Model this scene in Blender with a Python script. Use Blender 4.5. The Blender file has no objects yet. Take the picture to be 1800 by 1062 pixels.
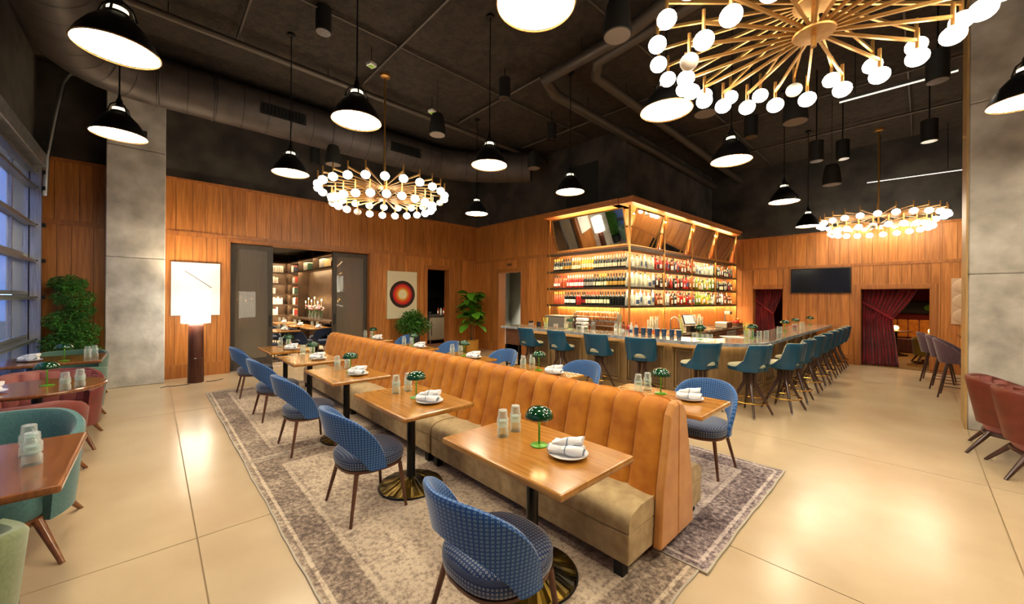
import bpy, bmesh, math, random
from math import sin, cos, pi, radians, sqrt, atan2
from mathutils import Matrix, Vector
random.seed(7)
SC = bpy.context.scene
COL = SC.collection

# ------------------------------------------------------------------ camera, world, exposure
CAM_H = 1.65
cd = bpy.data.cameras.new('camera')
cd.sensor_width = 36.0
cd.lens = 670.0 / 1800.0 * 36.0
cd.shift_y = -6.0 / 1800.0
cd.clip_start = 0.05
cam = bpy.data.objects.new('camera', cd)
COL.objects.link(cam)
cam.matrix_world = (Matrix.Translation((0, 0, CAM_H)) @ Matrix.Rotation(radians(46.75), 4, 'Z')
                    @ Matrix.Rotation(radians(90), 4, 'X') @ Matrix.Rotation(radians(0.4), 4, 'Z'))
SC.camera = cam
w = bpy.data.worlds.new('evening_sky')
SC.world = w
w.use_nodes = True
w.node_tree.nodes['Background'].inputs[0].default_value = (0.30, 0.48, 0.85, 1)
w.node_tree.nodes['Background'].inputs[1].default_value = 2.2
SC.view_settings.view_transform = 'Standard'
SC.view_settings.look = 'None'
SC.view_settings.gamma = 1.0
SC.view_settings.use_curve_mapping = False
SC.view_settings.exposure = 1.3
SC.cycles.max_bounces = 8
SC.cycles.diffuse_bounces = 4
SC.cycles.glossy_bounces = 4
SC.cycles.transmission_bounces = 8
SC.cycles.transparent_max_bounces = 12
SC.cycles.caustics_reflective = False
SC.cycles.caustics_refractive = False
SC.cycles.sample_clamp_indirect = 4.0
try:
    SC.cycles.use_denoising = True
except Exception:
    pass

# ------------------------------------------------------------------ materials
def hx(s):
    r = []
    for i in (0, 2, 4):
        v = int(s[i:i + 2], 16) / 255.0
        r.append(v / 12.92 if v <= 0.04045 else ((v + 0.055) / 1.055) ** 2.4)
    return (r[0], r[1], r[2], 1.0)

MATS = {}
def mat(name, c1, c2=None, scale=6.0, detail=5.0, stretch=(1, 1, 1), rough=0.5, metal=0.0, bump=0.0, bscale=None,
        coat=0.0, emit=None, es=0.0, trans=0.0, ior=1.45, sheen=0.0, rand=0.0, coords='Object', lo=0.35, hi=0.65, spec=None, rough2=None):
    m = bpy.data.materials.new(name)
    m.use_nodes = True
    nt = m.node_tree
    b = nt.nodes['Principled BSDF']
    c1 = hx(c1) if isinstance(c1, str) else c1
    b.inputs['Base Color'].default_value = c1
    b.inputs['Roughness'].default_value = rough
    b.inputs['Metallic'].default_value = metal
    b.inputs['IOR'].default_value = ior
    if coat: b.inputs['Coat Weight'].default_value = coat; b.inputs['Coat Roughness'].default_value = 0.12
    if trans: b.inputs['Transmission Weight'].default_value = trans
    if sheen: b.inputs['Sheen Weight'].default_value = sheen; b.inputs['Sheen Roughness'].default_value = 0.4
    if spec is not None: b.inputs['Specular IOR Level'].default_value = spec
    if emit:
        b.inputs['Emission Color'].default_value = hx(emit) if isinstance(emit, str) else emit
        b.inputs['Emission Strength'].default_value = es
    vec = None
    if c2 or bump:
        if coords == 'World':
            g = nt.nodes.new('ShaderNodeNewGeometry'); src = g.outputs['Position']
        else:
            g = nt.nodes.new('ShaderNodeTexCoord'); src = g.outputs['Object']
        mp = nt.nodes.new('ShaderNodeMapping'); mp.inputs['Scale'].default_value = stretch
        nt.links.new(src, mp.inputs['Vector'])
        vec = mp.outputs['Vector']
        if coords == 'World' and rand:
            oi = nt.nodes.new('ShaderNodeObjectInfo')
            ml = nt.nodes.new('ShaderNodeMath'); ml.operation = 'MULTIPLY'; ml.inputs[1].default_value = 37.0
            nt.links.new(oi.outputs['Random'], ml.inputs[0])
            nt.links.new(ml.outputs[0], mp.inputs['Location'])
    col = None
    if c2:
        c2 = hx(c2) if isinstance(c2, str) else c2
        n = nt.nodes.new('ShaderNodeTexNoise'); n.inputs['Scale'].default_value = scale; n.inputs['Detail'].default_value = detail
        nt.links.new(vec, n.inputs['Vector'])
        r = nt.nodes.new('ShaderNodeValToRGB')
        r.color_ramp.elements[0].position = lo; r.color_ramp.elements[0].color = c1
        r.color_ramp.elements[1].position = hi; r.color_ramp.elements[1].color = c2
        nt.links.new(n.outputs['Fac'], r.inputs['Fac'])
        col = r.outputs['Color']
        if rough2 is not None:
            mr = nt.nodes.new('ShaderNodeMapRange'); mr.inputs['From Min'].default_value = lo; mr.inputs['From Max'].default_value = hi
            mr.inputs['To Min'].default_value = rough; mr.inputs['To Max'].default_value = rough2
            nt.links.new(n.outputs['Fac'], mr.inputs['Value']); nt.links.new(mr.outputs['Result'], b.inputs['Roughness'])
    if rand:
        oi = nt.nodes.new('ShaderNodeObjectInfo')
        mr = nt.nodes.new('ShaderNodeMapRange'); mr.inputs['To Min'].default_value = 1 - rand; mr.inputs['To Max'].default_value = 1 + rand
        nt.links.new(oi.outputs['Random'], mr.inputs['Value'])
        hs = nt.nodes.new('ShaderNodeHueSaturation')
        nt.links.new(mr.outputs['Result'], hs.inputs['Value'])
        if col: nt.links.new(col, hs.inputs['Color'])
        else: hs.inputs['Color'].default_value = c1
        col = hs.outputs['Color']
    if col: nt.links.new(col, b.inputs['Base Color'])
    if bump:
        n = nt.nodes.new('ShaderNodeTexNoise'); n.inputs['Scale'].default_value = bscale or scale; n.inputs['Detail'].default_value = 6
        nt.links.new(vec, n.inputs['Vector'])
        bp = nt.nodes.new('ShaderNodeBump'); bp.inputs['Strength'].default_value = bump; bp.inputs['Distance'].default_value = 0.02
        nt.links.new(n.outputs['Fac'], bp.inputs['Height']); nt.links.new(bp.outputs['Normal'], b.inputs['Normal'])
    MATS[name] = m
    return m

def nodes_of(m):
    return m.node_tree, m.node_tree.nodes['Principled BSDF']

def glassy(name, col, alpha=0.25, rough=0.03):
    """clear thin glass: mostly see-through, with a mirror-like sheen"""
    m = bpy.data.materials.new(name); m.use_nodes = True
    nt = m.node_tree; nt.nodes.clear()
    o = nt.nodes.new('ShaderNodeOutputMaterial')
    t = nt.nodes.new('ShaderNodeBsdfTransparent'); t.inputs[0].default_value = hx(col)
    p = nt.nodes.new('ShaderNodeBsdfPrincipled'); p.inputs['Base Color'].default_value = hx(col); p.inputs['Roughness'].default_value = rough
    p.inputs['Specular IOR Level'].default_value = 0.9
    lw = nt.nodes.new('ShaderNodeLayerWeight'); lw.inputs[0].default_value = 0.35
    mr = nt.nodes.new('ShaderNodeMapRange'); mr.inputs['To Min'].default_value = alpha; mr.inputs['To Max'].default_value = min(1, alpha + 0.5)
    nt.links.new(lw.outputs['Facing'], mr.inputs['Value'])
    mx = nt.nodes.new('ShaderNodeMixShader')
    nt.links.new(mr.outputs['Result'], mx.inputs[0]); nt.links.new(t.outputs[0], mx.inputs[1]); nt.links.new(p.outputs[0], mx.inputs[2])
    nt.links.new(mx.outputs[0], o.inputs['Surface'])
    MATS[name] = m
    return m

def emissive(name, col, s):
    m = mat(name, 'ffffff', emit=col, es=s)
    return m

# surfaces of the room
def wood(name, a, b, d, rough=0.42, rand=0.16):
    m = mat(name, a, b, scale=3.0, detail=8, stretch=(9, 9, 0.55), rough=rough, rand=rand, coords='World', lo=0.28, hi=0.72, bump=0.04, bscale=9)
    return m
wood('wall_wood', '995a24', 'c88442', None)
wood('wall_wood_trim', '94582a', 'b47438', None, rand=0.04)
mat('plaster_dark', '272523', '48423c', scale=1.7, detail=7, rough=0.85, coords='World', bump=0.15, bscale=5)
mat('ceiling_black', '1f1811', '33281d', scale=9, detail=8, rough=0.95, coords='World', bump=0.9, bscale=22)
mat('concrete', '9f9a92', 'd8d4cd', scale=3.2, detail=14, rough=0.8, coords='World', bump=0.25, bscale=14, lo=0.28, hi=0.74)
mat('concrete_joint', '55524c', '716d66', scale=8, rough=0.9)
mat('terrazzo', 'b79f7f', 'c9b495', scale=1.1, detail=9, rough=0.22, coords='World', lo=0.25, hi=0.75, spec=0.5)
mat('floor_joint', '8d7552', rough=0.6)
mat('black_paint', '141312', rough=0.6)
mat('black_metal', '0e0e0f', rough=0.35, metal=0.2)
mat('duct_black', '423b38', '4e4642', scale=4, rough=0.55, metal=0.3)
mat('conduit_grey', '4a423b', rough=0.5, metal=0.4)
mat('steel', 'b9bbbd', rough=0.28, metal=1.0)
mat('galvanised', '9c9fa3', 'bfc2c6', scale=12, rough=0.35, metal=0.9)
mat('brushed_brass', 'b98a4c', 'c99a58', scale=20, stretch=(1, 1, 9), rough=0.33, metal=0.9)
mat('gold', 'c79a45', rough=0.25, metal=1.0)
mat('walnut', '5b3a26', '6f4830', scale=6, stretch=(1, 1, 6), rough=0.4)
mat('walnut_leg', '593728', '6a4433', scale=6, stretch=(4, 4, 1), rough=0.4)
mat('dark_leg', '3a2420', '482e28', scale=6, rough=0.28, coat=0.4)
mat('tabletop_wood', '94601f', 'b07a35', scale=4, detail=8, stretch=(0.8, 9, 3), rough=0.22, coat=0.35, lo=0.3, hi=0.7)
mat('tabletop_dark', '6b3f21', '8a5630', scale=4, detail=8, stretch=(0.9, 8, 3), rough=0.22, coat=0.4, lo=0.3, hi=0.7)
mat('velvet_orange', 'a45a06', 'cf8620', scale=7, detail=6, rough=0.75, sheen=0.2, coords='World', lo=0.3, hi=0.75)
mat('velvet_end', 'b9793c', 'cf9450', scale=7, detail=6, rough=0.75, sheen=0.4, coords='World', lo=0.3, hi=0.75)
mat('tan_suede', 'a0875f', 'bda67c', scale=14, detail=7, rough=0.85, sheen=0.25, coords='World', lo=0.3, hi=0.7, bump=0.08, bscale=60)
mat('teal_vinyl', '063f5a', '084866', scale=3, rough=0.3, coat=0.25)
mat('cream_vinyl', 'b9b899', 'cac9ab', scale=5, rough=0.35)
mat('teal_wool', '41696a', '4d7778', scale=60, rough=0.9, sheen=0.4)
mat('olive_wool', '5d6a45', '6c7a52', scale=60, rough=0.9, sheen=0.4)
mat('green_wool', '3f5f52', '4a6c5e', scale=60, rough=0.9, sheen=0.4)
mat('rose_leather', '6c302c', '7c3a36', scale=8, rough=0.42, sheen=0.1)
mat('rose_inside', '8f524e', '9d5f59', scale=8, rough=0.45)
mat('rust_leather', '5f2417', '6e2f20', scale=8, rough=0.42)
mat('plum_fabric', '4c3742', '5c4450', scale=40, rough=0.85, sheen=0.3)
mat('navy_fabric', '1c2a44', '26375a', scale=60, rough=0.85, sheen=0.3)
mat('white_ceramic', 'e8e9ee', rough=0.18, coat=0.3)
mat('lampshade_green', '0b3d22', rough=0.08, coat=0.6)
mat('lamp_green', '4f8f22', rough=0.3, metal=0.3)
mat('leaf_dark', '2a5c1c', '47852a', scale=9, rough=0.5, rand=0.25)
mat('leaf_fine', '2a5a1c', '4a8a2a', scale=5, rough=0.55)
mat('leaf_fig', '3f7a1c', '6aa52f', scale=6, rough=0.35, rand=0.3)
mat('bark', '4b3a2a', '5d4a36', scale=10, rough=0.9)
mat('soil', '2b2018', rough=0.95)
mat('pot_yellow', 'b5822c', rough=0.45)
mat('pot_dark', '262a30', rough=0.5)
mat('marble', 'c4bba9', '8a7d6a', scale=5, detail=9, rough=0.1, lo=0.3, hi=0.62, coords='World', coat=0.3)
mat('marble_edge', '9fa4ac', '6f7780', scale=7, detail=9, rough=0.25, lo=0.35, hi=0.65, coords='World')
mat('bar_wood', '8d744f', 'a58a60', scale=5, detail=8, stretch=(6, 6, 0.7), rough=0.5, coords='World', lo=0.3, hi=0.7)
mat('bar_panel', '6b5640', '826b4e', scale=5, detail=8, stretch=(6, 6, 0.7), rough=0.5, coords='World', lo=0.3, hi=0.7)
mat('shelf_brown', '4a3a26', rough=0.4, metal=0.3)
mat('mirror', 'd8d4cc', rough=0.02, metal=1.0)
mat('tv_black', '0a0a0b', rough=0.12, coat=0.3)
mat('tv_bezel', '16130f', rough=0.4)
mat('velvet_red', '5e0812', '86101d', scale=3, rough=0.85, sheen=0.15)
mat('red_wall', '6a1712', rough=0.8)
mat('amber_floor', '7d5a1d', '5d4113', scale=1.5, stretch=(1, 7, 1), rough=0.6, coords='World')
mat('mustard', '8a6c14', rough=0.85, sheen=0.3)
mat('door_grey', '3b352e', '453e36', scale=4, stretch=(5, 5, 0.6), rough=0.5, coords='World')
mat('library_dark', '45352a', '574434', scale=4, rough=0.5, coords='World')
mat('hall_wall', 'b3b1a4', rough=0.8)
mat('canvas_white', 'e9e8e4', rough=0.8)
mat('canvas_cream', 'd9cfae', rough=0.8)
mat('paper_white', 'ece9df', rough=0.7)
mat('plastic_black', '121315', rough=0.35)
mat('plastic_grey', '7b756c', rough=0.6)
mat('speaker_black', '15130f', rough=0.7)
mat('speaker_grille', '6b5d52', rough=0.8)
mat('straw_yellow', 'd9d36a', rough=0.5)
mat('blue_glass', '1d3f63', rough=0.1, coat=0.4)
mat('sensor_white', 'd8d8d0', rough=0.5)
mat('sensor_green', '7fae20', rough=0.5)
mat('cork_red', 'a31f1c', rough=0.5)
mat('lampbase_wood', '3a1b12', '532a1b', scale=5, stretch=(5, 5, 0.6), rough=0.35, coords='World')
mat('sidewalk', '43474f', rough=0.8)
mat('facade', '3d4c66', '4a5b78', scale=0.5, rough=0.7, coords='World')
mat('candle_wax', 'e5cfa8', rough=0.6)
mat('sculpt_cream', 'c9a98a', rough=0.6)
WARM = (1.0, 0.79, 0.52, 1)
emissive('bulb_disc', (1.0, 0.86, 0.62, 1), 26.0)
emissive('bulb_far', (1.0, 0.86, 0.62, 1), 26.0)
emissive('globe_glow', (1.0, 0.88, 0.68, 1), 9.0)
mat('globe_off', 'd9cfc2', rough=0.5)
emissive('led_strip', (1.0, 0.68, 0.34, 1), 26.0)
emissive('bar_led', (1.0, 0.70, 0.36, 1), 62.0)
emissive('leak_glow', (1.0, 0.85, 0.55, 1), 0.8)
mat('aluminium', 'c9bda6', rough=0.35, metal=0.5)
emissive('shade_glow', (1.0, 0.90, 0.70, 1), 2.8)
emissive('flame', (1.0, 0.55, 0.18, 1), 30.0)
emissive('amber_globe', (1.0, 0.45, 0.10, 1), 6.0)
emissive('lamp_under', (1.0, 0.72, 0.35, 1), 5.0)
emissive('screen_glow', (0.1, 0.3, 0.5, 1), 0.12)
emissive('can_glow', (1.0, 0.9, 0.75, 1), 0.45)
glassy('clear_glass', 'f6fbfa', 0.05)
glassy('window_glass', 'b9cbe6', 0.22)
glassy('bottle_clear', 'e9efe9', 0.38)

# fluted glass of the sliding doors
m = mat('fluted_glass', '8f8678', rough=0.03, trans=0.5, ior=1.5, spec=0.8)

# patterned blue upholstery: rows of little pale rings, laid out on the fabric's own UVs
def dotted(name, a, b, light, freq=70.0):
    m = mat(name, a, rough=0.75, sheen=0.4)
    nt, bs = nodes_of(m)
    uv = nt.nodes.new('ShaderNodeUVMap'); uv.uv_map = 'UVMap'
    sc = nt.nodes.new('ShaderNodeVectorMath'); sc.operation = 'SCALE'; sc.inputs['Scale'].default_value = freq
    nt.links.new(uv.outputs[0], sc.inputs[0])
    fr = nt.nodes.new('ShaderNodeVectorMath'); fr.operation = 'FRACTION'; nt.links.new(sc.outputs[0], fr.inputs[0])
    sb = nt.nodes.new('ShaderNodeVectorMath'); sb.operation = 'SUBTRACT'; sb.inputs[1].default_value = (0.5, 0.5, 0)
    nt.links.new(fr.outputs[0], sb.inputs[0])
    ln = nt.nodes.new('ShaderNodeVectorMath'); ln.operation = 'LENGTH'; nt.links.new(sb.outputs[0], ln.inputs[0])
    r = nt.nodes.new('ShaderNodeValToRGB'); cr = r.color_ramp
    cr.elements[0].position = 0.0; cr.elements[0].color = hx(b)
    cr.elements[1].position = 0.14; cr.elements[1].color = hx(b)
    for p, c in ((0.19, light), (0.23, light), (0.30, a), (1.0, a)):
        e = cr.elements.new(p); e.color = hx(c)
    nt.links.new(ln.outputs['Value'], r.inputs['Fac']); nt.links.new(r.outputs['Color'], bs.inputs['Base Color'])
    return m
dotted('blue_dots', '0a4688', '083970', '86aed0', 54)
dotted('blue_dots_seat', '183560', '112744', 'b3b6b6', 54)

# distressed rug
def rug_mat(name, dark, mid, pale):
    m = mat(name, mid, rough=0.95)
    nt, bs = nodes_of(m)
    tc = nt.nodes.new('ShaderNodeTexCoord')
    n1 = nt.nodes.new('ShaderNodeTexNoise'); n1.inputs['Scale'].default_value = 2.2; n1.inputs['Detail'].default_value = 4
    n2 = nt.nodes.new('ShaderNodeTexNoise'); n2.inputs['Scale'].default_value = 34; n2.inputs['Detail'].default_value = 8; n2.inputs['Roughness'].default_value = 0.75
    nt.links.new(tc.outputs['Object'], n1.inputs['Vector']); nt.links.new(tc.outputs['Object'], n2.inputs['Vector'])
    ad = nt.nodes.new('ShaderNodeMath'); ad.operation = 'MULTIPLY_ADD'; ad.inputs[1].default_value = 0.35
    nt.links.new(n1.outputs['Fac'], ad.inputs[0]); nt.links.new(n2.outputs['Fac'], ad.inputs[2])
    # woven border bands measured from the rug's own edge (generated coordinates run 0..1)
    sx = nt.nodes.new('ShaderNodeSeparateXYZ'); nt.links.new(tc.outputs['Generated'], sx.inputs[0])
    def edge(sock, length):
        a = nt.nodes.new('ShaderNodeMath'); a.operation = 'SUBTRACT'; a.inputs[0].default_value = 0.5; nt.links.new(sock, a.inputs[1])
        b = nt.nodes.new('ShaderNodeMath'); b.operation = 'ABSOLUTE'; nt.links.new(a.outputs[0], b.inputs[0])
        c = nt.nodes.new('ShaderNodeMath'); c.operation = 'MULTIPLY_ADD'; c.inputs[1].default_value = -length; c.inputs[2].default_value = length / 2
        nt.links.new(b.outputs[0], c.inputs[0]); return c.outputs[0]
    mn = nt.nodes.new('ShaderNodeMath'); mn.operation = 'MINIMUM'
    nt.links.new(edge(sx.outputs[0], 3.7), mn.inputs[0]); nt.links.new(edge(sx.outputs[1], 1.95), mn.inputs[1])
    br = nt.nodes.new('ShaderNodeValToRGB'); cr = br.color_ramp
    cr.interpolation = 'LINEAR'
    cr.elements[0].position = 0.0; cr.elements[0].color = (0.10,) * 3 + (1,)
    cr.elements[1].position = 0.05; cr.elements[1].color = (-0.0,) * 3 + (1,)
    for p, v in ((0.055, 0.16), (0.075, 0.16), (0.08, 0.0), (0.28, 0.0), (0.29, 0.14), (0.32, 0.14), (0.33, 0.06), (0.36, 0.12), (1.0, 0.12)):
        e = cr.elements.new(p); e.color = (v, v, v, 1)
    nt.links.new(mn.outputs[0], br.inputs['Fac'])
    a2 = nt.nodes.new('ShaderNodeMath'); a2.operation = 'ADD'
    nt.links.new(ad.outputs[0], a2.inputs[0]); nt.links.new(br.outputs['Color'], a2.inputs[1])
    r = nt.nodes.new('ShaderNodeValToRGB'); cr = r.color_ramp
    cr.elements[0].position = 0.58; cr.elements[0].color = hx(dark)
    cr.elements[1].position = 0.86; cr.elements[1].color = hx(pale)
    e = cr.elements.new(0.72); e.color = hx(mid)
    nt.links.new(a2.outputs[0], r.inputs['Fac']); nt.links.new(r.outputs['Color'], bs.inputs['Base Color'])
    return m
rug_mat('rug_brown', '66574f', 'a38f7d', 'd2c0a8')
rug_mat('rug_mauve', '41363c', '8f7f80', 'c9bbb4')
mat('rug_edge', 'b3aa9b', rough=0.9)
# ------------------------------------------------------------------ mesh helpers
class MB:
    def __init__(s):
        s.v = []; s.f = []; s.m = []; s.uv = {}
    def add(s, vs, fs, m=0):
        o = len(s.v); s.v += [tuple(v) for v in vs]
        for f in fs:
            s.f.append([i + o for i in f]); s.m.append(m)
        return o
    def bx(s, x0, x1, y0, y1, z0, z1, m=0):
        s.add([(x0, y0, z0), (x1, y0, z0), (x1, y1, z0), (x0, y1, z0), (x0, y0, z1), (x1, y0, z1), (x1, y1, z1), (x0, y1, z1)],
              [(0, 3, 2, 1), (4, 5, 6, 7), (0, 1, 5, 4), (1, 2, 6, 5), (2, 3, 7, 6), (3, 0, 4, 7)], m)
        return s
    def bar(s, p, q, wd, ht, m=0):
        """square bar from p to q, wd across (horizontal), ht tall"""
        p, q = Vector(p), Vector(q); d = (q - p).normalized()
        side = d.cross(Vector((0, 0, 1)))
        if side.length < 1e-4: side = Vector((1, 0, 0))
        side.normalize(); up = side.cross(d).normalized()
        a, b = side * wd / 2, up * ht / 2
        vs = [p - a - b, p + a - b, p + a + b, p - a + b, q - a - b, q + a - b, q + a + b, q - a + b]
        s.add(vs, [(0, 1, 2, 3), (7, 6, 5, 4), (0, 4, 5, 1), (1, 5, 6, 2), (2, 6, 7, 3), (3, 7, 4, 0)], m)
        return s
    def tube(s, pts, rad, n=8, m=0, cap=True):
        pts = [Vector(p) for p in pts]
        if not isinstance(rad, (list, tuple)): rad = [rad] * len(pts)
        rings = []; prev = None
        for i, p in enumerate(pts):
            if i == 0: t = pts[1] - pts[0]
            elif i == len(pts) - 1: t = pts[-1] - pts[-2]
            else: t = (pts[i + 1] - pts[i]).normalized() + (pts[i] - pts[i - 1]).normalized()
            t.normalize()
            if prev is None:
                a = Vector((0, 0, 1)) if abs(t.z) < 0.9 else Vector((1, 0, 0))
                u = t.cross(a).normalized()
            else:
                u = (prev - t * prev.dot(t)).normalized()
            prev = u; v = t.cross(u)
            rings.append([p + (u * cos(2 * pi * k / n) + v * sin(2 * pi * k / n)) * rad[i] for k in range(n)])
        s.loft(rings, cap=cap, m=m)
        return s
    def loft(s, rings, cap=True, m=0, closed=True, uvs=None):
        n = len(rings[0]); o = len(s.v)
        for r in rings: s.v += [tuple(p) for p in r]
        if uvs:
            k = o
            for r in uvs:
                for q in r: s.uv[k] = q; k += 1
        for i in range(len(rings) - 1):
            for k in range(n if closed else n - 1):
                k2 = (k + 1) % n
                s.f.append([o + i * n + k, o + i * n + k2, o + (i + 1) * n + k2, o + (i + 1) * n + k]); s.m.append(m)
        if cap and closed:
            s.f.append([o + k for k in range(n)][::-1]); s.m.append(m)
            e = o + (len(rings) - 1) * n
            s.f.append([e + k for k in range(n)]); s.m.append(m)
        return s
    def lathe(s, prof, n=20, c=(0, 0, 0), m=0, sx=1.0, sy=1.0):
        rings = [[(c[0] + r * sx * cos(2 * pi * k / n), c[1] + r * sy * sin(2 * pi * k / n), c[2] + z) for k in range(n)] for r, z in prof]
        s.loft(rings, cap=True, m=m)
        return s
    def ball(s, c, r, n=12, m=0, sc=(1, 1, 1)):
        k = max(5, n // 2 + 1)
        prof = [(max(1e-4, sin(pi * i / k)) * r, -cos(pi * i / k) * r) for i in range(k + 1)]
        rings = [[(c[0] + a * cos(2 * pi * j / n) * sc[0], c[1] + a * sin(2 * pi * j / n) * sc[1], c[2] + z * sc[2]) for j in range(n)] for a, z in prof]
        s.loft(rings, m=m)
        return s
    def prism(s, poly, z0, z1, m=0):
        n = len(poly)
        s.loft([[(x, y, z0) for x, y in poly], [(x, y, z1) for x, y in poly]], m=m)
        return s
    def ring(s, c, R, r, n=28, k=8, m=0):
        o = len(s.v)
        for i in range(n):
            a = 2 * pi * i / n
            for j in range(k):
                b = 2 * pi * j / k
                s.v.append((c[0] + (R + r * cos(b)) * cos(a), c[1] + (R + r * cos(b)) * sin(a), c[2] + r * sin(b)))
        for i in range(n):
            for j in range(k):
                s.f.append([o + i * k + j, o + ((i + 1) % n) * k + j, o + ((i + 1) % n) * k + (j + 1) % k, o + i * k + (j + 1) % k]); s.m.append(m)
        return s
    def mesh(s, name, mats, smooth=False):
        me = bpy.data.meshes.new(name)
        me.from_pydata(s.v, [], s.f)
        for q in mats: me.materials.append(MATS[q])
        if len(mats) > 1:
            me.polygons.foreach_set('material_index', s.m)
        if s.uv:
            ul = me.uv_layers.new(name='UVMap')
            for l in me.loops:
                ul.data[l.index].uv = s.uv.get(l.vertex_index, (0, 0))
        bm = bmesh.new(); bm.from_mesh(me); bmesh.ops.recalc_face_normals(bm, faces=bm.faces); bm.to_mesh(me); bm.free()
        if smooth:
            me.polygons.foreach_set('use_smooth', [True] * len(me.polygons))
            try: me.set_sharp_from_angle(angle=radians(42))
            except Exception: pass
        me.update()
        return me

def obj(name, mb, mats, parent=None, loc=(0, 0, 0), rot=(0, 0, 0), smooth=False, bevel=0.0, bseg=1):
    if isinstance(mats, str): mats = [mats]
    me = mb.mesh(name, mats, smooth) if isinstance(mb, MB) else mb
    o = bpy.data.objects.new(name, me); COL.objects.link(o)
    o.location = loc; o.rotation_euler = rot
    if parent: o.parent = parent
    if bevel:
        md = o.modifiers.new('bevel', 'BEVEL'); md.width = bevel; md.segments = bseg; md.limit_method = 'ANGLE'; md.angle_limit = radians(40)
    return o

def thing(name, label, cat, loc=(0, 0, 0), rz=0.0, group=None):
    o = bpy.data.objects.new(name, None); COL.objects.link(o)
    o.empty_display_size = 0.1
    o.location = loc; o.rotation_euler = (0, 0, rz)
    o['label'] = label; o['category'] = cat
    if group: o['group'] = group
    return o

def tag(o, label, cat, group=None):
    o['label'] = label; o['category'] = cat
    if group: o['group'] = group
    return o

def struct(o, label=None):
    o['kind'] = 'structure'
    if label: o['label'] = label
    return o

def dup(root, loc, rz=0.0, label=None, group=None, scale=None):
    r = root.copy(); COL.objects.link(r); r.location = loc; r.rotation_euler = (0, 0, rz)
    if scale: r.scale = scale
    if label: r['label'] = label
    if group: r['group'] = group
    for ch in list(root.children):
        c = ch.copy(); COL.objects.link(c); c.parent = r
        for g in list(ch.children):
            d = g.copy(); COL.objects.link(d); d.parent = c
    return r

class Maker:
    """first call places the built thing itself, later calls place copies"""
    def __init__(s, build): s.build = build; s.first = None
    def __call__(s, loc, rz=0.0, label=None, group=None, scale=None):
        if s.first is None:
            s.first = s.build()
            r = s.first; r.location = loc; r.rotation_euler = (0, 0, rz)
            if scale: r.scale = scale
            if label: r['label'] = label
            if group: r['group'] = group
            return r
        return dup(s.first, loc, rz, label, group, scale)

def ordn(i):
    return str(i) + ('th' if 10 <= i % 100 <= 20 else {1: 'st', 2: 'nd', 3: 'rd'}.get(i % 10, 'th'))

UNIT = MB().bx(-0.5, 0.5, -0.5, 0.5, -0.5, 0.5)
_ub = {}
def ubox(name, mt, parent, x0, x1, y0, y1, z0, z1):
    """a box piece that shares one unit mesh per material"""
    if mt not in _ub: _ub[mt] = UNIT.mesh('unit_' + mt, [mt])
    o = bpy.data.objects.new(name, _ub[mt]); COL.objects.link(o)
    o.parent = parent
    o.location = ((x0 + x1) / 2, (y0 + y1) / 2, (z0 + z1) / 2)
    o.scale = (x1 - x0, y1 - y0, z1 - z0)
    return o

def wall_holes(name, axis, c0, c1, a0, a1, z0, z1, holes, mt):
    """wall slab with rectangular openings; axis 'x' = runs along x (c = y range), 'y' = runs along y (c = x range)"""
    mb = MB()
    def put(u0, u1, w0, w1):
        if u1 - u0 < 1e-4 or w1 - w0 < 1e-4: return
        if axis == 'x': mb.bx(u0, u1, c0, c1, w0, w1)
        else: mb.bx(c0, c1, u0, u1, w0, w1)
    cur = a0
    for h0, h1, b0, b1 in sorted(holes):
        put(cur, h0, z0, z1); put(h0, h1, b1, z1); put(h0, h1, z0, b0); cur = h1
    put(cur, a1, z0, z1)
    return struct(obj(name, mb, mt))

def planks(wall, axis, face, sgn, a0, a1, z0, z1, holes, widths, mt='wall_wood', depth=0.022, gap=0.006):
    """vertical boards fixed to a wall face; sgn = side of the face they stand on; holes cut boards short"""
    u = a0; i = 0
    while u < a1 - 0.02:
        wd = widths[i % len(widths)]; i += 1
        e = min(u + wd, a1)
        if a1 - e < 0.06: e = a1
        segs = [(u, e, z0, z1)]
        for h0, h1, b0, b1 in holes:
            new = []
            for s0, s1, w0, w1 in segs:
                if s1 <= h0 or s0 >= h1 or w1 <= b0 or w0 >= b1: new.append((s0, s1, w0, w1)); continue
                if s0 < h0: new.append((s0, h0, w0, w1))
                if s1 > h1: new.append((h1, s1, w0, w1))
                m0, m1 = max(s0, h0), min(s1, h1)
                if w1 > b1: new.append((m0, m1, b1, w1))
                if w0 < b0: new.append((m0, m1, w0, b0))
            segs = new
        for s0, s1, w0, w1 in segs:
            if s1 - s0 < 0.02: continue
            f0, f1 = sorted((face, face + sgn * depth * random.uniform(0.9, 1.1)))
            if axis == 'x': ubox('plank', mt, wall, s0 + gap / 2, s1 - gap / 2, f0, f1, w0, w1)
            else: ubox('plank', mt, wall, f0, f1, s0 + gap / 2, s1 - gap / 2, w0, w1)
        u = e
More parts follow.
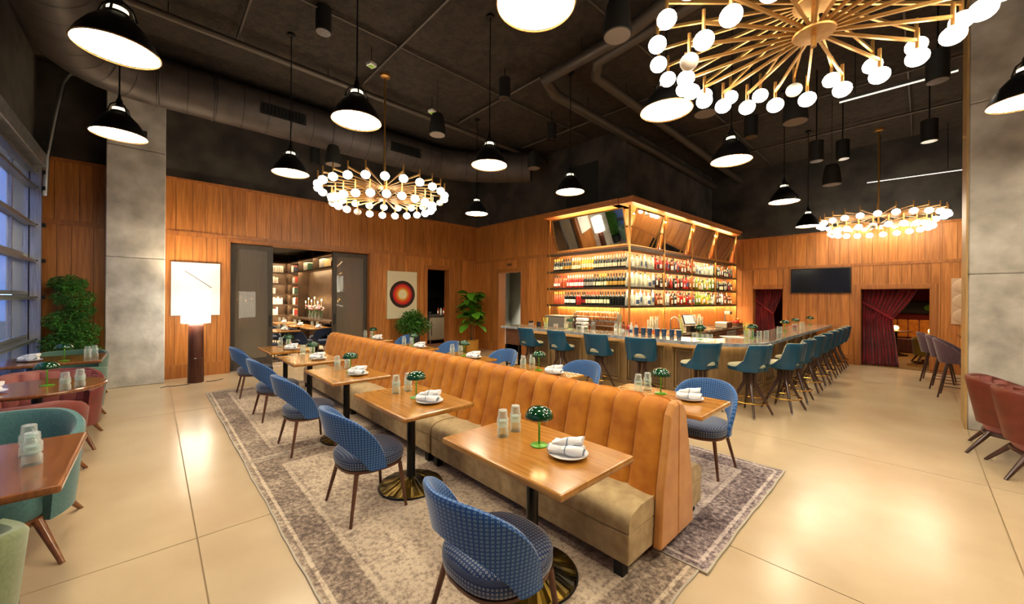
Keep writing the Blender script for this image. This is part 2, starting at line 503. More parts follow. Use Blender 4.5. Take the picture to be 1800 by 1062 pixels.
# ------------------------------------------------------------------ the room shell
CEIL = 5.62
WX, NY, SY, W2Y, EX = -10.2, 13.25, -1.45, 7.91, 6.0
fb = MB(); fb.bx(WX - 0.1, EX, SY - 0.1, NY + 0.05, -0.2, -0.004)
floor = struct(obj('floor', fb, 'floor_joint'), 'pale polished concrete floor with fine saw-cut joints')
xs = [WX - 0.1, -7.2, -3.36, 0.45, 4.3, EX]; ys = [SY - 0.1, 0.225, 2.83, 5.45, 8.05, 10.65, NY + 0.05]
for i in range(len(xs) - 1):
    for j in range(len(ys) - 1):
        ubox('slab', 'terrazzo', floor, xs[i] + 0.004, xs[i + 1] - 0.004, ys[j] + 0.004, ys[j + 1] - 0.004, -0.05, 0.0)
ceiling = struct(obj('ceiling', MB().bx(WX - 0.2, EX, SY - 0.1, NY + 0.2, CEIL, CEIL + 0.1), 'ceiling_black'), 'rough dark sprayed ceiling')

WH = [(1.19, 4.28, 0, 2.85), (6.03, 6.85, 0, 2.55)]
wall_west = wall_holes('wall_west', 'y', WX - 0.2, WX, SY - 0.1, W2Y + 0.2, 0, CEIL, WH, 'plaster_dark')
PW = [0.23, 0.17, 0.26, 0.2, 0.29, 0.16, 0.24, 0.21, 0.27]
WR0, WR1, WTOP = 2.88, 2.97, 3.98
planks(wall_west, 'y', WX, 1, SY, W2Y, 0.27, WR0, WH, PW)
planks(wall_west, 'y', WX, 1, SY, W2Y, WR1, WTOP, [], PW[3:] + PW[:3])
def band(nm, axis, face, sgn, a0, a1, z0, z1, d, holes=(), mt='wall_wood_trim'):
    mb = MB(); cur = a0
    def put(u0, u1):
        f0, f1 = sorted((face, face + sgn * d))
        if axis == 'x': mb.bx(u0, u1, f0, f1, z0, z1)
        else: mb.bx(f0, f1, u0, u1, z0, z1)
    for h in sorted(holes):
        if h[2] < z1 and h[3] > z0: put(cur, h[0]); cur = h[1]
    put(cur, a1)
    return struct(obj(nm, mb, mt))
band('trim_1', 'y', WX, 1, SY, W2Y, WR0, WR1, 0.035)
band('trim_2', 'y', WX, 1, SY, W2Y, WTOP, WTOP + 0.05, 0.05)
band('baseboard_west', 'y', WX, 1, SY, W2Y, 0, 0.27, 0.03, WH)

NH2 = [(-8.99, -7.98, 0, 2.47)]
wall_bar = wall_holes('wall_bar_end', 'x', W2Y, W2Y + 0.2, WX, -4.8, 0, CEIL, NH2, 'plaster_dark')
planks(wall_bar, 'x', W2Y, -1, WX + 0.03, -6.3, 0.27, 2.8, NH2, PW[2:] + PW[:2])
planks(wall_bar, 'x', W2Y, -1, WX + 0.03, -6.3, 2.89, 3.96, [], PW[4:] + PW[:4])
band('trim_3', 'x', W2Y, -1, WX, -6.3, 2.8, 2.89, 0.035)
band('trim_4', 'x', W2Y, -1, WX, -6.3, 3.96, 4.01, 0.05)
band('baseboard_bar_end', 'x', W2Y, -1, WX, -6.3, 0, 0.27, 0.03, NH2)
struct(obj('wall_bar_core', MB().bx(-4.8, -4.6, W2Y, NY + 0.15, 0, CEIL), 'plaster_dark'))
# dark recess panel high on the bar's end wall and a smaller one on its flank
struct(obj('trim_5', MB().bx(-6.35, -5.36, W2Y - 0.012, W2Y, 4.05, 5.05), 'black_paint'))
struct(obj('trim_6', MB().bx(-4.6, -4.588, 10.9, 11.8, 3.75, 4.3), 'black_paint'))

NH = [(-3.42, -2.64, 0, 2.0), (-1.01, 0.22, 0, 1.97)]
wall_north = wall_holes('wall_north', 'x', NY, NY + 0.15, -4.8, EX, 0, CEIL, NH, 'plaster_dark')
NR0, NR1, NTOP = 2.55, 2.62, 3.47
planks(wall_north, 'x', NY, -1, -4.55, 3.0, 0.25, NR0, NH, PW)
planks(wall_north, 'x', NY, -1, -4.55, 3.0, NR1, NTOP, [], PW[5:] + PW[:5])
band('trim_7', 'x', NY, -1, -4.55, 3.0, NR0, NR1, 0.035)
band('trim_8', 'x', NY, -1, -4.55, 3.0, NTOP, NTOP + 0.05, 0.05)
band('baseboard_north', 'x', NY, -1, -4.55, 3.0, 0, 0.25, 0.03, NH)

def casing(nm, axis, face, sgn, h, wd=0.1, d=0.045, liner=0.25):
    h0, h1, b0, b1 = h; mb = MB()
    def put(u0, u1, z0, z1, f0, f1):
        f0, f1 = sorted((f0, f1))
        if axis == 'x': mb.bx(u0, u1, f0, f1, z0, z1)
        else: mb.bx(f0, f1, u0, u1, z0, z1)
    put(h0 - wd, h0, 0, b1 + wd, face, face + sgn * d); put(h1, h1 + wd, 0, b1 + wd, face, face + sgn * d)
    put(h0, h1, b1, b1 + wd, face, face + sgn * d)
    put(h0 - 0.001, h0 + 0.02, 0, b1, face + sgn * d, face - sgn * liner); put(h1 - 0.02, h1 + 0.001, 0, b1, face + sgn * d, face - sgn * liner)
    put(h0 + 0.02, h1 - 0.02, b1 - 0.02, b1 + 0.001, face + sgn * d, face - sgn * liner)
    return struct(obj(nm, mb, 'wall_wood_trim', bevel=0.006))
casing('trim_9', 'y', WX, 1, WH[0], wd=0.06)
casing('trim_10', 'y', WX, 1, WH[1])
casing('trim_11', 'x', W2Y, -1, NH2[0])
casing('trim_12', 'x', NY, -1, NH[0])
casing('trim_13', 'x', NY, -1, NH[1])

# south wall with two sectional glass doors
S1 = (-9.93, -4.9, 0.0, 3.72); S2 = (-4.3, 0.9, 0.0, 3.72)
wall_holes('wall_south', 'x', SY - 0.2, SY, WX - 0.2, EX, 0, CEIL, [S1, S2], 'plaster_dark')
struct(obj('wall_east', MB().bx(EX, EX + 0.15, SY - 0.1, NY + 0.15, 0, CEIL), 'wall_wood_trim'))

def sectional(nm, h, lab):
    x0, x1, _, top = h
    o = bpy.data.objects.new(nm, None); COL.objects.link(o); struct(o, lab)
    zs = [0.02, 0.37, 0.97, 1.66, 2.26, 2.85, 3.46, top]
    y = SY - 0.06
    n = round((x1 - x0 - 0.1) / 1.09)
    mx = [x0 + 0.05 + (x1 - x0 - 0.1) * i / n for i in range(n + 1)]
    rail = MB()
    for i, z in enumerate(zs):
        ubox('rail', 'galvanised', o, x0 + 0.05, x1 - 0.05, y - 0.02, y + 0.03, z, z + 0.055)
        if i:
            ubox('rail', 'galvanised', o, x0 + 0.05, x1 - 0.05, y - 0.02, y + 0.03, z - 0.065, z - 0.006)
            b = ubox('brace', 'galvanised', o, x0 + 0.05, x1 - 0.05, y + 0.03, y + 0.11, z - 0.06, z - 0.045)
            ubox('brace', 'galvanised', o, x0 + 0.05, x1 - 0.05, y + 0.1, y + 0.11, z - 0.075, z - 0.03)
    for k in range(len(zs) - 1):
        z0, z1 = zs[k] + 0.055, zs[k + 1] - 0.065
        for i, x in enumerate(mx):
            ubox('mullion', 'galvanised', o, x - 0.025, x + 0.025, y - 0.018, y + 0.028, z0, z1)
            if i < n: ubox('pane', 'window_glass', o, x + 0.025, mx[i + 1] - 0.025, y - 0.004, y + 0.004, z0, z1)
    for s, x in ((-1, x0), (1, x1)):
        ubox('jamb', 'galvanised', o, x - 0.05, x + 0.05, SY - 0.02, SY + 0.1, 0.0, top + 0.05)
        for z in zs[1:]:
            hg = MB().tube([(x - s * 0.06, SY + 0.03, z - 0.04), (x - s * 0.0, SY + 0.13, z - 0.04)], 0.012, 6).bx(x - 0.045, x + 0.045, SY + 0.1, SY + 0.14, z - 0.07, z - 0.01)
            obj('roller', hg, 'black_metal', o)
        # curved lifting track above the jamb
        pts = [(x, SY + 0.13, 3.3), (x, SY + 0.15, 3.95), (x, SY + 0.24, 4.7), (x, SY + 0.32, 5.25), (x, SY + 0.38, 5.4), (x, SY + 0.48, 5.5), (x, SY + 0.7, 5.56)]
        obj('track', MB().tube(pts, 0.032, 8), 'steel', o, smooth=True)
    return o
sectional('window_1', S1, 'sectional aluminium glass garage door in the long window wall')
sectional('window_2', S2, 'second sectional glass garage door nearer the camera')
struct(obj('trim_14', MB().bx(-9.98, 0.95, SY - 0.02, SY + 0.14, 3.77, 4.0), 'galvanised', bevel=0.01))

# outside the glass: pavement and a dim building across the street
struct(obj('ground_outside', MB().bx(-40, 30, -30, SY - 0.2, -0.3, -0.02), 'sidewalk'))
fc = struct(obj('facade_across_street', MB().bx(-40, 20, -13.4, -13, -0.3, 14), 'facade'))

# ------------------------------------------------------------------ concrete columns
def column(label, x0, x1, y0, y1, breaks):
    t = thing('concrete_column', label, 'column', ((x0 + x1) / 2, (y0 + y1) / 2, 0))
    hx_, hy = (x1 - x0) / 2, (y1 - y0) / 2
    zs = [0.0] + breaks + [CEIL]
    for a, b in zip(zs[:-1], zs[1:]):
        obj('lift', MB().bx(-hx_, hx_, -hy, hy, a + (0.006 if a else 0), b), 'concrete', t, bevel=0.012)
    for z in breaks:
        obj('pour_joint', MB().bx(-hx_ + 0.012, hx_ - 0.012, -hy + 0.012, hy - 0.012, z - 0.005, z + 0.008), 'concrete_joint', t)
    return t
col_l = column('grey concrete column beside the leafy tree and the window wall', WX, -9.8, -0.62, 0.16, [2.35, 4.35])
col_r = column('broad grey concrete column at the right edge of the photo', 0.45, 1.9, 7.67, 8.35, [2.0, 4.2])
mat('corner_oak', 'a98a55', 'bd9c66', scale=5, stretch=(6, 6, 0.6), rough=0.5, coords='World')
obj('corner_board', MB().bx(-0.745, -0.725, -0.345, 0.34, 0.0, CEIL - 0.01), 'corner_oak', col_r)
obj('access_plate', MB().bx(0.2, 0.212, -0.15, 0.13, 4.52, 4.7), 'black_paint', col_l)
# ------------------------------------------------------------------ rugs
def rug(label, x0, x1, y0, y1, z, mt):
    t = thing('rug', label, 'rug', ((x0 + x1) / 2, (y0 + y1) / 2, z), group='distressed rugs under the banquette')
    hx_, hy = (x1 - x0) / 2, (y1 - y0) / 2
    nx, ny = 40, 24; vs = []; fs = []
    rnd = random.Random(int(x0 * 100 + y0 * 10))
    ph = [rnd.uniform(0, 6) for _ in range(4)]
    def wob(u, v):
        return 0.004 * sin(u * 5 + ph[0]) * v ** 6 + 0.0025 * sin(u * 17 + ph[1]) * v ** 8
    for top in (1, 0):
        for j in range(ny + 1):
            for i in range(nx + 1):
                u, v = i / nx * 2 - 1, j / ny * 2 - 1
                x = u * hx_ + wob(v * hy, abs(u)) ; y = v * hy + wob(u * hx_ + 2, abs(v)) 
                vs.append((x, y, 0.009 if top else 0.0))
    N = (nx + 1) * (ny + 1)
    for j in range(ny):
        for i in range(nx):
            a = j * (nx + 1) + i
            fs.append((a, a + 1, a + nx + 2, a + nx + 1)); fs.append((N + a, N + a + nx + 1, N + a + nx + 2, N + a + 1))
    pile = MB(); pile.add(vs, fs)
    o = obj('pile', pile, mt, t)
    e = MB(); loop = [(i, 0) for i in range(nx)] + [(nx, j) for j in range(ny)] + [(nx - i, ny) for i in range(nx)] + [(0, ny - j) for j in range(ny)]
    pts = [vs[j * (nx + 1) + i] for i, j in loop]
    rings = [[(p[0] * 1.002, p[1] * 1.003, z) for p in pts] for z in (0.0, 0.0105)] + [[(p[0] * 0.995, p[1] * 0.992, 0.0105) for p in pts]]
    e.loft(rings, cap=False)
    obj('bound_edge', e, 'rug_edge', t)
    return t
rug('near rug with a frayed pale edge beneath the closest table', -4.55, -0.9, 0.66, 2.5, 0.0005, 'rug_brown')
rug('mauve rug running along the bar side of the banquette', -4.6, -0.86, 2.42, 4.42, 0.006, 'rug_mauve')
rug('brown rug under the far left tables by the glazed doors', -8.3, -4.5, 0.66, 2.5, 0.006, 'rug_brown')
rug('far mauve rug hidden between banquette and fig tree', -8.3, -4.66, 2.44, 4.42, 0.012, 'rug_mauve')

# ------------------------------------------------------------------ double sided banquettes
BQY = 2.55
def side_profile(sgn, n=10):
    """channel centre line from the seat up and over the top, in (y, z), sgn=-1 faces the window side"""
    pts = [(0.235, 0.38), (0.20, 0.5), (0.165, 0.62), (0.13, 0.74), (0.105, 0.84), (0.09, 0.9), (0.065, 0.94), (0.02, 0.955)]
    return [(sgn * a, z) for a, z in pts]
def banquette(label, x0, x1, end_r, end_l):
    L = x1 - x0
    t = thing('banquette', label, 'banquette', ((x0 + x1) / 2, BQY, 0), group='double sided orange velvet banquettes')
    hx_ = L / 2
    nch = 11; wch = L / nch
    chm = {}
    for sgn in (-1, 1):
        mb = MB(); prof = side_profile(sgn); rings = []
        for (y, z) in prof:
            ring = []
            for k in range(9):
                u = k / 8 * 2 - 1
                bulge = 0.026 * max(0, 1 - abs(u) ** 5) ** 0.6
                nz = 0.35 if z < 0.9 else (0.7 if z < 0.95 else 1.0)
                ny_ = sqrt(1 - nz * nz)
                ring.append((u * (wch / 2 - 0.0015), y + sgn * ny_ * bulge, z + nz * bulge))
            ring += [(wch / 2 - 0.003, y - sgn * 0.03, z - 0.01), (-wch / 2 + 0.003, y - sgn * 0.03, z - 0.01)]
            rings.append(ring)
        mb.loft(rings)
        chm[sgn] = mb.mesh('back_channel', ['velvet_orange'], True)
    for sgn in (-1, 1):
        for i in range(nch):
            o = bpy.data.objects.new('back_channel', chm[sgn]); COL.objects.link(o); o.parent = t
            o.location = (-hx_ + wch * (i + 0.5), 0, 0)
    # core of the back, flaring towards the floor, shows at the ends
    core = MB()
    prof = [(-0.24, 0.09), (-0.205, 0.42), (-0.10, 0.86), (-0.06, 0.93), (0, 0.945)]
    pr = prof + [(-y, z) for y, z in prof[::-1][1:]]
    core.loft([[(-hx_ + 0.002, y, z) for y, z in pr], [(hx_ - 0.002, y, z) for y, z in pr]])
    obj('back_core', core, 'velvet_orange', t)
    for flag, xx, d in ((end_r, hx_, 1), (end_l, -hx_, -1)):
        if not flag: continue
        for s in (-1, 1):
            e = MB(); q = [(0.0, 0.09), (s * 0.255, 0.09), (s * 0.225, 0.45), (s * 0.115, 0.9), (s * 0.06, 0.965), (0.0, 0.975)]
            m_ = [(a * 0.985 + s * 0.002, 0.09 + (b - 0.09) * 0.992 + 0.003) for a, b in q]
            e.loft([[(xx, a, b) for a, b in q], [(xx + d * 0.035, a, b) for a, b in q], [(xx + d * 0.05, a * 0.93 + s * 0.006, 0.1 + (b - 0.1) * 0.975) for a, b in q]])
            obj('end_panel', e, 'velvet_end', t, bevel=0.004)
    for s in (-1, 1):
        # seat cushion with a softly rounded front edge, then the upholstered box beneath
        prof = [(0.20, 0.285), (0.20, 0.42), (0.40, 0.425), (0.49, 0.405), (0.535, 0.37), (0.545, 0.33), (0.545, 0.285)]
        nn = 12; rings = []
        for k in range(nn + 1):
            u = k / nn * 2 - 1; x = u * (hx_ - 0.006)
            f = 1.0 - 0.02 * abs(u) ** 14
            rings.append([(x, s * (0.2 + (y - 0.2) * f), 0.285 + (z - 0.285) * (1 - 0.10 * abs(u) ** 18)) for y, z in prof])
        c = MB(); c.loft(rings)
        obj('seat_cushion', c, 'tan_suede', t, smooth=True)
        b = MB().bx(-hx_ + 0.006, hx_ - 0.006, *sorted((s * 0.21, s * 0.542)), 0.098, 0.281)
        obj('seat_base', b, 'tan_suede', t, bevel=0.012, bseg=2)
        for x in (-hx_ + 0.08, hx_ - 0.08):
            obj('leg', MB().bx(x - 0.03, x + 0.03, s * 0.50 - 0.03, s * 0.50 + 0.03, 0, 0.099), 'black_paint', t)
    return t
banquette('end banquette section nearest the camera with its tan end panel showing', -3.3, -1.13, True, False)
banquette('middle banquette section in orange channelled velvet', -5.5, -3.31, False, False)
banquette('farthest banquette section towards the glazed library doors', -7.7, -5.51, False, True)

# ------------------------------------------------------------------ pedestal tables
def ribbed_base(r=0.27):
    mb = MB(); n = 64
    prof = [(r, 0.0), (r, 0.014), (r * 0.96, 0.018), (r * 0.55, 0.045), (0.085, 0.075), (0.045, 0.085)]
    rings = []
    for i, (a, z) in enumerate(prof):
        ring = []
        for k in range(n):
            lift = 0.006 if (k % 4 in (0, 1) and 2 < i + 0.5 and i < 5) else 0.0
            ring.append((a * cos(2 * pi * k / n), a * sin(2 * pi * k / n), z + lift))
        rings.append(ring)
    mb.loft(rings)
    return mb
mat('base_bronze', '17130a', '6b5417', scale=3.0, detail=3, rough=0.32, metal=0.85, lo=0.42, hi=0.62)
def table_builder(top_mb, top_mt):
    def build():
        t = thing('dining_table', 'table', 'table')
        obj('tabletop', top_mb(), top_mt, t, bevel=0.012, bseg=2)
        obj('pole', MB().lathe([(0.042, 0.08), (0.036, 0.1), (0.036, 0.70), (0.036, 0.722)], 16), 'black_metal', t, smooth=True)
        obj('mounting_plate', MB().bx(-0.2, 0.2, -0.02, 0.02, 0.706, 0.722).bx(-0.02, 0.02, -0.2, 0.2, 0.708, 0.722), 'black_metal', t)
        b = obj('base', ribbed_base(), 'base_bronze', t)
        rm = MB().ring((0, 0, 0.008), 0.268, 0.008, 48, 6)
        obj('base_rim', rm, 'black_metal', b, smooth=True)
        return t
    return build
def rect_top(lx, ly):
    return lambda: MB().bx(-lx / 2, lx / 2, -ly / 2, ly / 2, 0.722, 0.76)
mk_table = Maker(table_builder(rect_top(0.97, 0.65), 'tabletop_wood'))

# ------------------------------------------------------------------ small table settings
def build_lamp():
    t = thing('table_lamp', 'lamp', 'lamp')
    obj('base', MB().lathe([(0.052, 0), (0.052, 0.006), (0.03, 0.01), (0.008, 0.012)], 24), 'lamp_green', t, smooth=True)
    obj('stem', MB().tube([(0, 0, 0.008), (0, 0, 0.19)], 0.006, 8), 'lamp_green', t)
    prof = [(0.084, 0.168), (0.087, 0.174), (0.082, 0.196), (0.066, 0.218), (0.042, 0.232), (0.015, 0.237), (0.001, 0.237)]
    s = obj('lamp_shade', MB().lathe([(0.001, 0.19), (0.06, 0.184), (0.08, 0.17)] + prof, 28), 'lampshade_green', t, smooth=True)
    obj('diffuser', MB().lathe([(0.001, 0.1815), (0.045, 0.1812), (0.05, 0.183)], 20), 'lamp_under', s)
    return t
mk_lamp = Maker(build_lamp)
def build_glass():
    mb = MB()
    n = 20
    prof_o = [(0.0355, 0.0), (0.0385, 0.004), (0.0375, 0.05), (0.031, 0.058), (0.029, 0.1), (0.026, 0.104)]
    prof_i = [(0.001, 0.098), (0.024, 0.097), (0.0265, 0.06), (0.034, 0.05), (0.034, 0.0)]
    mb.lathe(prof_o + [(0.001, 0.104)], n)
    mb.lathe(prof_i, n)
    o = obj('water_tumbler', mb, 'clear_glass', smooth=True)
    tag(o, 'tumbler', 'glass')
    return o
mk_glass = Maker(build_glass)
def build_plate():
    o = obj('side_plate', MB().lathe([(0.055, 0), (0.06, 0.004), (0.1, 0.014), (0.112, 0.02), (0.113, 0.023), (0.1, 0.019), (0.06, 0.009), (0.001, 0.008)], 32), 'white_ceramic', smooth=True)
    return tag(o, 'plate', 'plate')
mk_plate = Maker(build_plate)
m = mat('napkin', 'eef0f4', rough=0.9)
nt, bs = nodes_of(m)
tc = nt.nodes.new('ShaderNodeTexCoord'); wv = nt.nodes.new('ShaderNodeTexWave'); wv.inputs['Scale'].default_value = 3.2; wv.bands_direction = 'X'; wv.inputs['Distortion'].default_value = 0.6
nt.links.new(tc.outputs['Object'], wv.inputs['Vector'])
rr = nt.nodes.new('ShaderNodeValToRGB'); rr.color_ramp.elements[0].position = 0.006; rr.color_ramp.elements[0].color = hx('7d92a8'); rr.color_ramp.elements[1].position = 0.022; rr.color_ramp.elements[1].color = hx('eef0f4')
nt.links.new(wv.outputs['Fac'], rr.inputs['Fac']); nt.links.new(rr.outputs['Color'], bs.inputs['Base Color'])
def build_napkin():
    t = thing('rolled_napkin', 'napkin', 'napkin')
    for k, (yy, zz, ang, ln) in enumerate(((-0.028, 0.035, 0.12, 0.098), (0.03, 0.037, -0.2, 0.09), (0.004, 0.068, 0.35, 0.078))):
        mb = MB(); rings = []
        for i in range(9):
            u = i / 8 * 2 - 1
            x = u * ln; r = 0.027 * (1 + 0.16 * sin(u * 5 + k) - 0.2 * (abs(u) > 0.9))
            ring = []
            for j in range(14):
                a = 2 * pi * j / 14
                rr_ = r * (1 + 0.10 * sin(3 * a + u * 3 + k))
                ring.append((x + 0.004 * sin(a * 2), yy + sin(ang) * x + rr_ * cos(a) * 1.15, zz + 0.012 * u * (k == 2) + rr_ * sin(a) * 0.9 - 0.004))
            rings.append(ring)
        mb.loft(rings)
        obj('fold', mb, 'napkin', t, smooth=True)
    return t
mk_napkin = Maker(build_napkin)

def setting(loc_plate, loc_lamp, glasses, where, rz=0.0, grp='place settings', lamp=True, z=0.76):
    if loc_plate:
        mk_plate((loc_plate[0], loc_plate[1], z), 0, 'white side plate on ' + where, 'side plates on dining tables')
        mk_napkin((loc_plate[0], loc_plate[1], z + 0.012), rz, 'rolled striped napkin on ' + where, 'rolled napkins')
    if lamp and loc_lamp:
        mk_lamp((loc_lamp[0], loc_lamp[1], z), 0, 'green mushroom lamp glowing on ' + where, 'green mushroom lamps')
    for i, (x, y) in enumerate(glasses):
        nm = ('front' if i == 0 else 'rear')
        mk_glass((x, y, z), 0, 'lower %s upturned tumbler on %s' % (nm, where), 'upturned tumblers')
        mk_glass((x, y, z + 0.066), 0, 'upper %s upturned tumbler on %s' % (nm, where), 'upturned tumblers')

# ------------------------------------------------------------------ blue dining chairs
def super_ring(hx_, hy, z, n=28, e=2.6, flat=0.0):
    out = []
    for k in range(n):
        a = 2 * pi * k / n
        c, s = cos(a), sin(a)
        out.append((hx_ * abs(c) ** (2 / e) * (1 if c >= 0 else -1), hy * abs(s) ** (2 / e) * (1 if s >= 0 else -1), z))
    return out
def shell(rx, ry, phimax, top, bot, lean, thick, n=40, flute=0, exp=1.0, uvscale=1.0):
    """curved back shell; angle 0 is the rear (-y); returns an MB with UVs in metres"""
    mb = MB(); rings = []; uvs = []
    for i in range(n + 1):
        ph = -phimax + 2 * phimax * i / n
        a = radians(ph)
        zt, zb = top(abs(ph)), bot(abs(ph))
        fl_ = 1.0
        ring = []; uv = []
        def pt(z, off):
            k = lean(abs(ph), z)
            dirx, diry = sin(a), -cos(a)
            fx = (rx + k + off); fy = (ry + k + off)
            if flute and off > 0: 
                g = abs(sin(a * flute)); fx += 0.008 * (g ** 0.5) - 0.006; fy += 0.008 * (g ** 0.5) - 0.006
            return (fx * dirx * abs(dirx) ** (exp - 1 if exp != 1 else 0), fy * diry, z)
        h = max(zt - zb, 0.01); t2 = thick / 2
        m_ = 6
        for j in range(m_ + 1):
            z = zb + h * j / m_; ring.append(pt(z, t2)); uv.append((a * rx * uvscale, z * uvscale))
        ring.append(pt(zt + t2 * 0.7, t2 * 0.5)); uv.append((a * rx * uvscale, (zt + t2) * uvscale))
        ring.append(pt(zt + t2 * 0.7, -t2 * 0.5)); uv.append((a * rx * uvscale, (zt + 2 * t2) * uvscale))
        for j in range(m_ + 1):
            z = zt - h * j / m_; ring.append(pt(z, -t2)); uv.append((a * rx * uvscale, (z + 0.5) * uvscale))
        rings.append(ring); uvs.append(uv)
    mb.loft(rings, uvs=uvs)
    return mb
def build_chair(cloth='blue_dots', seatcloth='blue_dots_seat', legm='walnut_leg'):
    t = thing('dining_chair', 'chair', 'chair')
    rings = []; uvs = []
    for z, k in ((0.362, 0.93), (0.375, 0.985), (0.40, 1.0), (0.43, 1.0), (0.452, 0.965), (0.466, 0.86), (0.472, 0.6), (0.474, 0.02)):
        r = [(x, y + 0.012, zz) for x, y, zz in super_ring(0.255 * k, 0.25 * k, z, 32, 2.5)]
        rings.append(r)
        if z < 0.44: uvs.append([(atan2(p[1], p[0]) * 0.25, z) for p in r])
        else: uvs.append([(p[0], p[1]) for p in r])
    s = MB(); s.loft(rings, uvs=uvs)
    obj('seat', s, seatcloth, t, smooth=True)
    fr = MB(); fr.loft([[(x, y + 0.012, z) for x, y, z in super_ring(0.25 * k, 0.245 * k, zz, 32, 2.5)] for zz, k in ((0.335, 0.93), (0.34, 0.97), (0.358, 0.975), (0.361, 0.92))])
    obj('seat_frame', fr, legm, t, smooth=True)
    def top(p): 
        q = min(1, p / 98); return 0.375 + 0.425 * (1 - q ** 2.6) ** 0.8
    def bot(p):
        return 0.365 + (0.25 * cos(radians(min(90, p / 70 * 90))) ** 0.8 if p < 70 else 0.0)
    def lean(p, z): return (0.085 * max(0, (z - 0.40)) / 0.38 - 0.012) * (1 - 0.25 * min(1, p / 98))
    b = shell(0.268, 0.262, 98, top, bot, lean, 0.036, 48)
    obj('backrest', b, cloth, t, smooth=True)
    for sx, sy in ((-1, -1), (1, -1), (-1, 1), (1, 1)):
        bx_, by = (0.26, -0.225) if sy < 0 else (0.235, 0.215)
        obj('leg', MB().tube([(sx * 0.19, sy * 0.17 + 0.012, 0.338), (sx * bx_, by, 0.0)], [0.017, 0.011], 10), legm, t, smooth=True)
    return t
mk_chair = Maker(build_chair)
mk_navy = Maker(lambda: build_chair('navy_fabric', 'navy_fabric', 'dark_leg'))

LX = [-1.57, -3.04, -4.58, -6.03, -7.42]
CX = [-1.40, -3.0, -4.62, -6.07, -7.66]
nmL = ['nearest table on the window side', 'second table on the window side', 'third table on the window side', 'fourth table on the window side', 'fifth table on the window side by the library doors']
TL = ['wooden pedestal table closest to the camera', 'wooden pedestal table second from the camera on the window side', 'wooden pedestal table third from the camera on the window side',
      'wooden pedestal table fourth from the camera on the window side', 'farthest window side pedestal table before the glazed library doors']
CL = ['blue dotted dining chair closest to the camera, seen from behind', 'blue dotted dining chair second from the camera on the window side', 'blue dotted dining chair third from the camera on the window side',
      'blue dotted dining chair fourth from the camera on the window side', 'leftmost blue dining chair in front of the library doors']
for i, x in enumerate(LX):
    mk_table((x, 1.655, 0.01 if x > -8.3 else 0), 0, TL[i], 'pedestal tables along the banquette')
    mk_chair((CX[i], 1.25 if i else 1.22, 0.011), random.uniform(-0.06, 0.06) - (0.03 if i == 0 else 0.0), CL[i], 'blue dining chairs along the banquette')
    z = 0.77
    setting((x + 0.23, 1.70), (x + 0.02, 1.69), [(x - 0.24, 1.63), (x - 0.26, 1.76)], nmL[i], rz=0.35, z=z)
RX = [-1.58, -3.12, -4.66, -6.2, -7.95]
nmR = ['nearest table on the bar side', 'second table on the bar side', 'third table on the bar side', 'fourth table on the bar side', 'farthest table on the bar side']
for i, x in enumerate(RX):
    mk_table((x, 3.32, 0.015), 0, ['wooden pedestal table at the bar side end of the banquette', 'bar side pedestal table second from the camera', 'bar side pedestal table third from the camera',
             'bar side pedestal table fourth from the camera', 'bar side pedestal table farthest away near the ring painting'][i], 'pedestal tables along the banquette')
    mk_chair((x + 0.12, 3.92, 0.016), pi + random.uniform(-0.08, 0.08), ['blue dotted dining chair beside the near end of the banquette, facing it', 'bar side blue dining chair second from the camera', 'bar side blue dining chair third from the camera',
             'bar side blue dining chair fourth from the camera', 'bar side blue dining chair farthest away near the bush'][i], 'blue dining chairs along the banquette')
    setting((x + 0.22, 3.42), (x - 0.05, 3.44), [(x - 0.22, 3.34), (x - 0.2, 3.48)], nmR[i], rz=0.2, z=0.775)
# ------------------------------------------------------------------ the bar
emissive('counter_led', (1.0, 0.72, 0.42, 1), 5.0)
BZ = 1.01
def bar_outline(off):
    """outer edge of the bar from its left end round the corner to the north wall, pushed inwards by off"""
    fy, rx = 6.0 + off, -1.55 - off
    pts = [(-6.75, fy), (-2.62, fy)]
    cx, cy, R = -2.62 + off * 0.4, 6.98 - off * 0.4, 0
    for k in range(1, 10):
        a = k / 10 * pi / 2
        ex = 2 / 2.3
        pts.append((-2.62 + (rx + 2.62) * sin(a) ** ex, fy + (6.98 - fy) * (1 - cos(a) ** ex)))
    pts += [(rx, 6.98), (rx, 13.2)]
    return pts
bt = thing('bar_counter', 'long stone topped bar counter with rounded corner', 'bar counter', (0, 0, 0))
o_, i_ = bar_outline(0.0), bar_outline(0.68)
top = MB()
n = len(o_)
vs = [(x, y, BZ) for x, y in o_] + [(x, y, BZ) for x, y in i_] + [(x, y, BZ - 0.05) for x, y in o_] + [(x, y, BZ - 0.05) for x, y in i_]
fs = []
for k in range(n - 1):
    fs += [(k, k + 1, n + k + 1, n + k), (2 * n + k, 3 * n + k, 3 * n + k + 1, 2 * n + k + 1), (k, 2 * n + k, 2 * n + k + 1, k + 1), (n + k, n + k + 1, 3 * n + k + 1, 3 * n + k)]
fs += [(0, n, 3 * n, 2 * n), (n - 1, 3 * n - 1, 4 * n - 1, 2 * n - 1)]
top.add(vs, fs)
st = obj('stone_top', top, 'marble', bt, bevel=0.006)
ed = MB(); e2 = bar_outline(-0.006); e3 = bar_outline(0.02)
ed.loft([[(e2[k][0], e2[k][1], BZ - 0.004), (e2[k][0], e2[k][1], BZ - 0.052), (e3[k][0], e3[k][1], BZ - 0.056), (e3[k][0], e3[k][1], BZ - 0.001)] for k in range(n)])
obj('stone_edge', ed, 'marble_edge', st)
b0, b1 = bar_outline(0.34), bar_outline(0.44)
b0[0] = (-6.25, b0[0][1]); b1[0] = (-6.25, b1[0][1])
body = MB(); vs = []
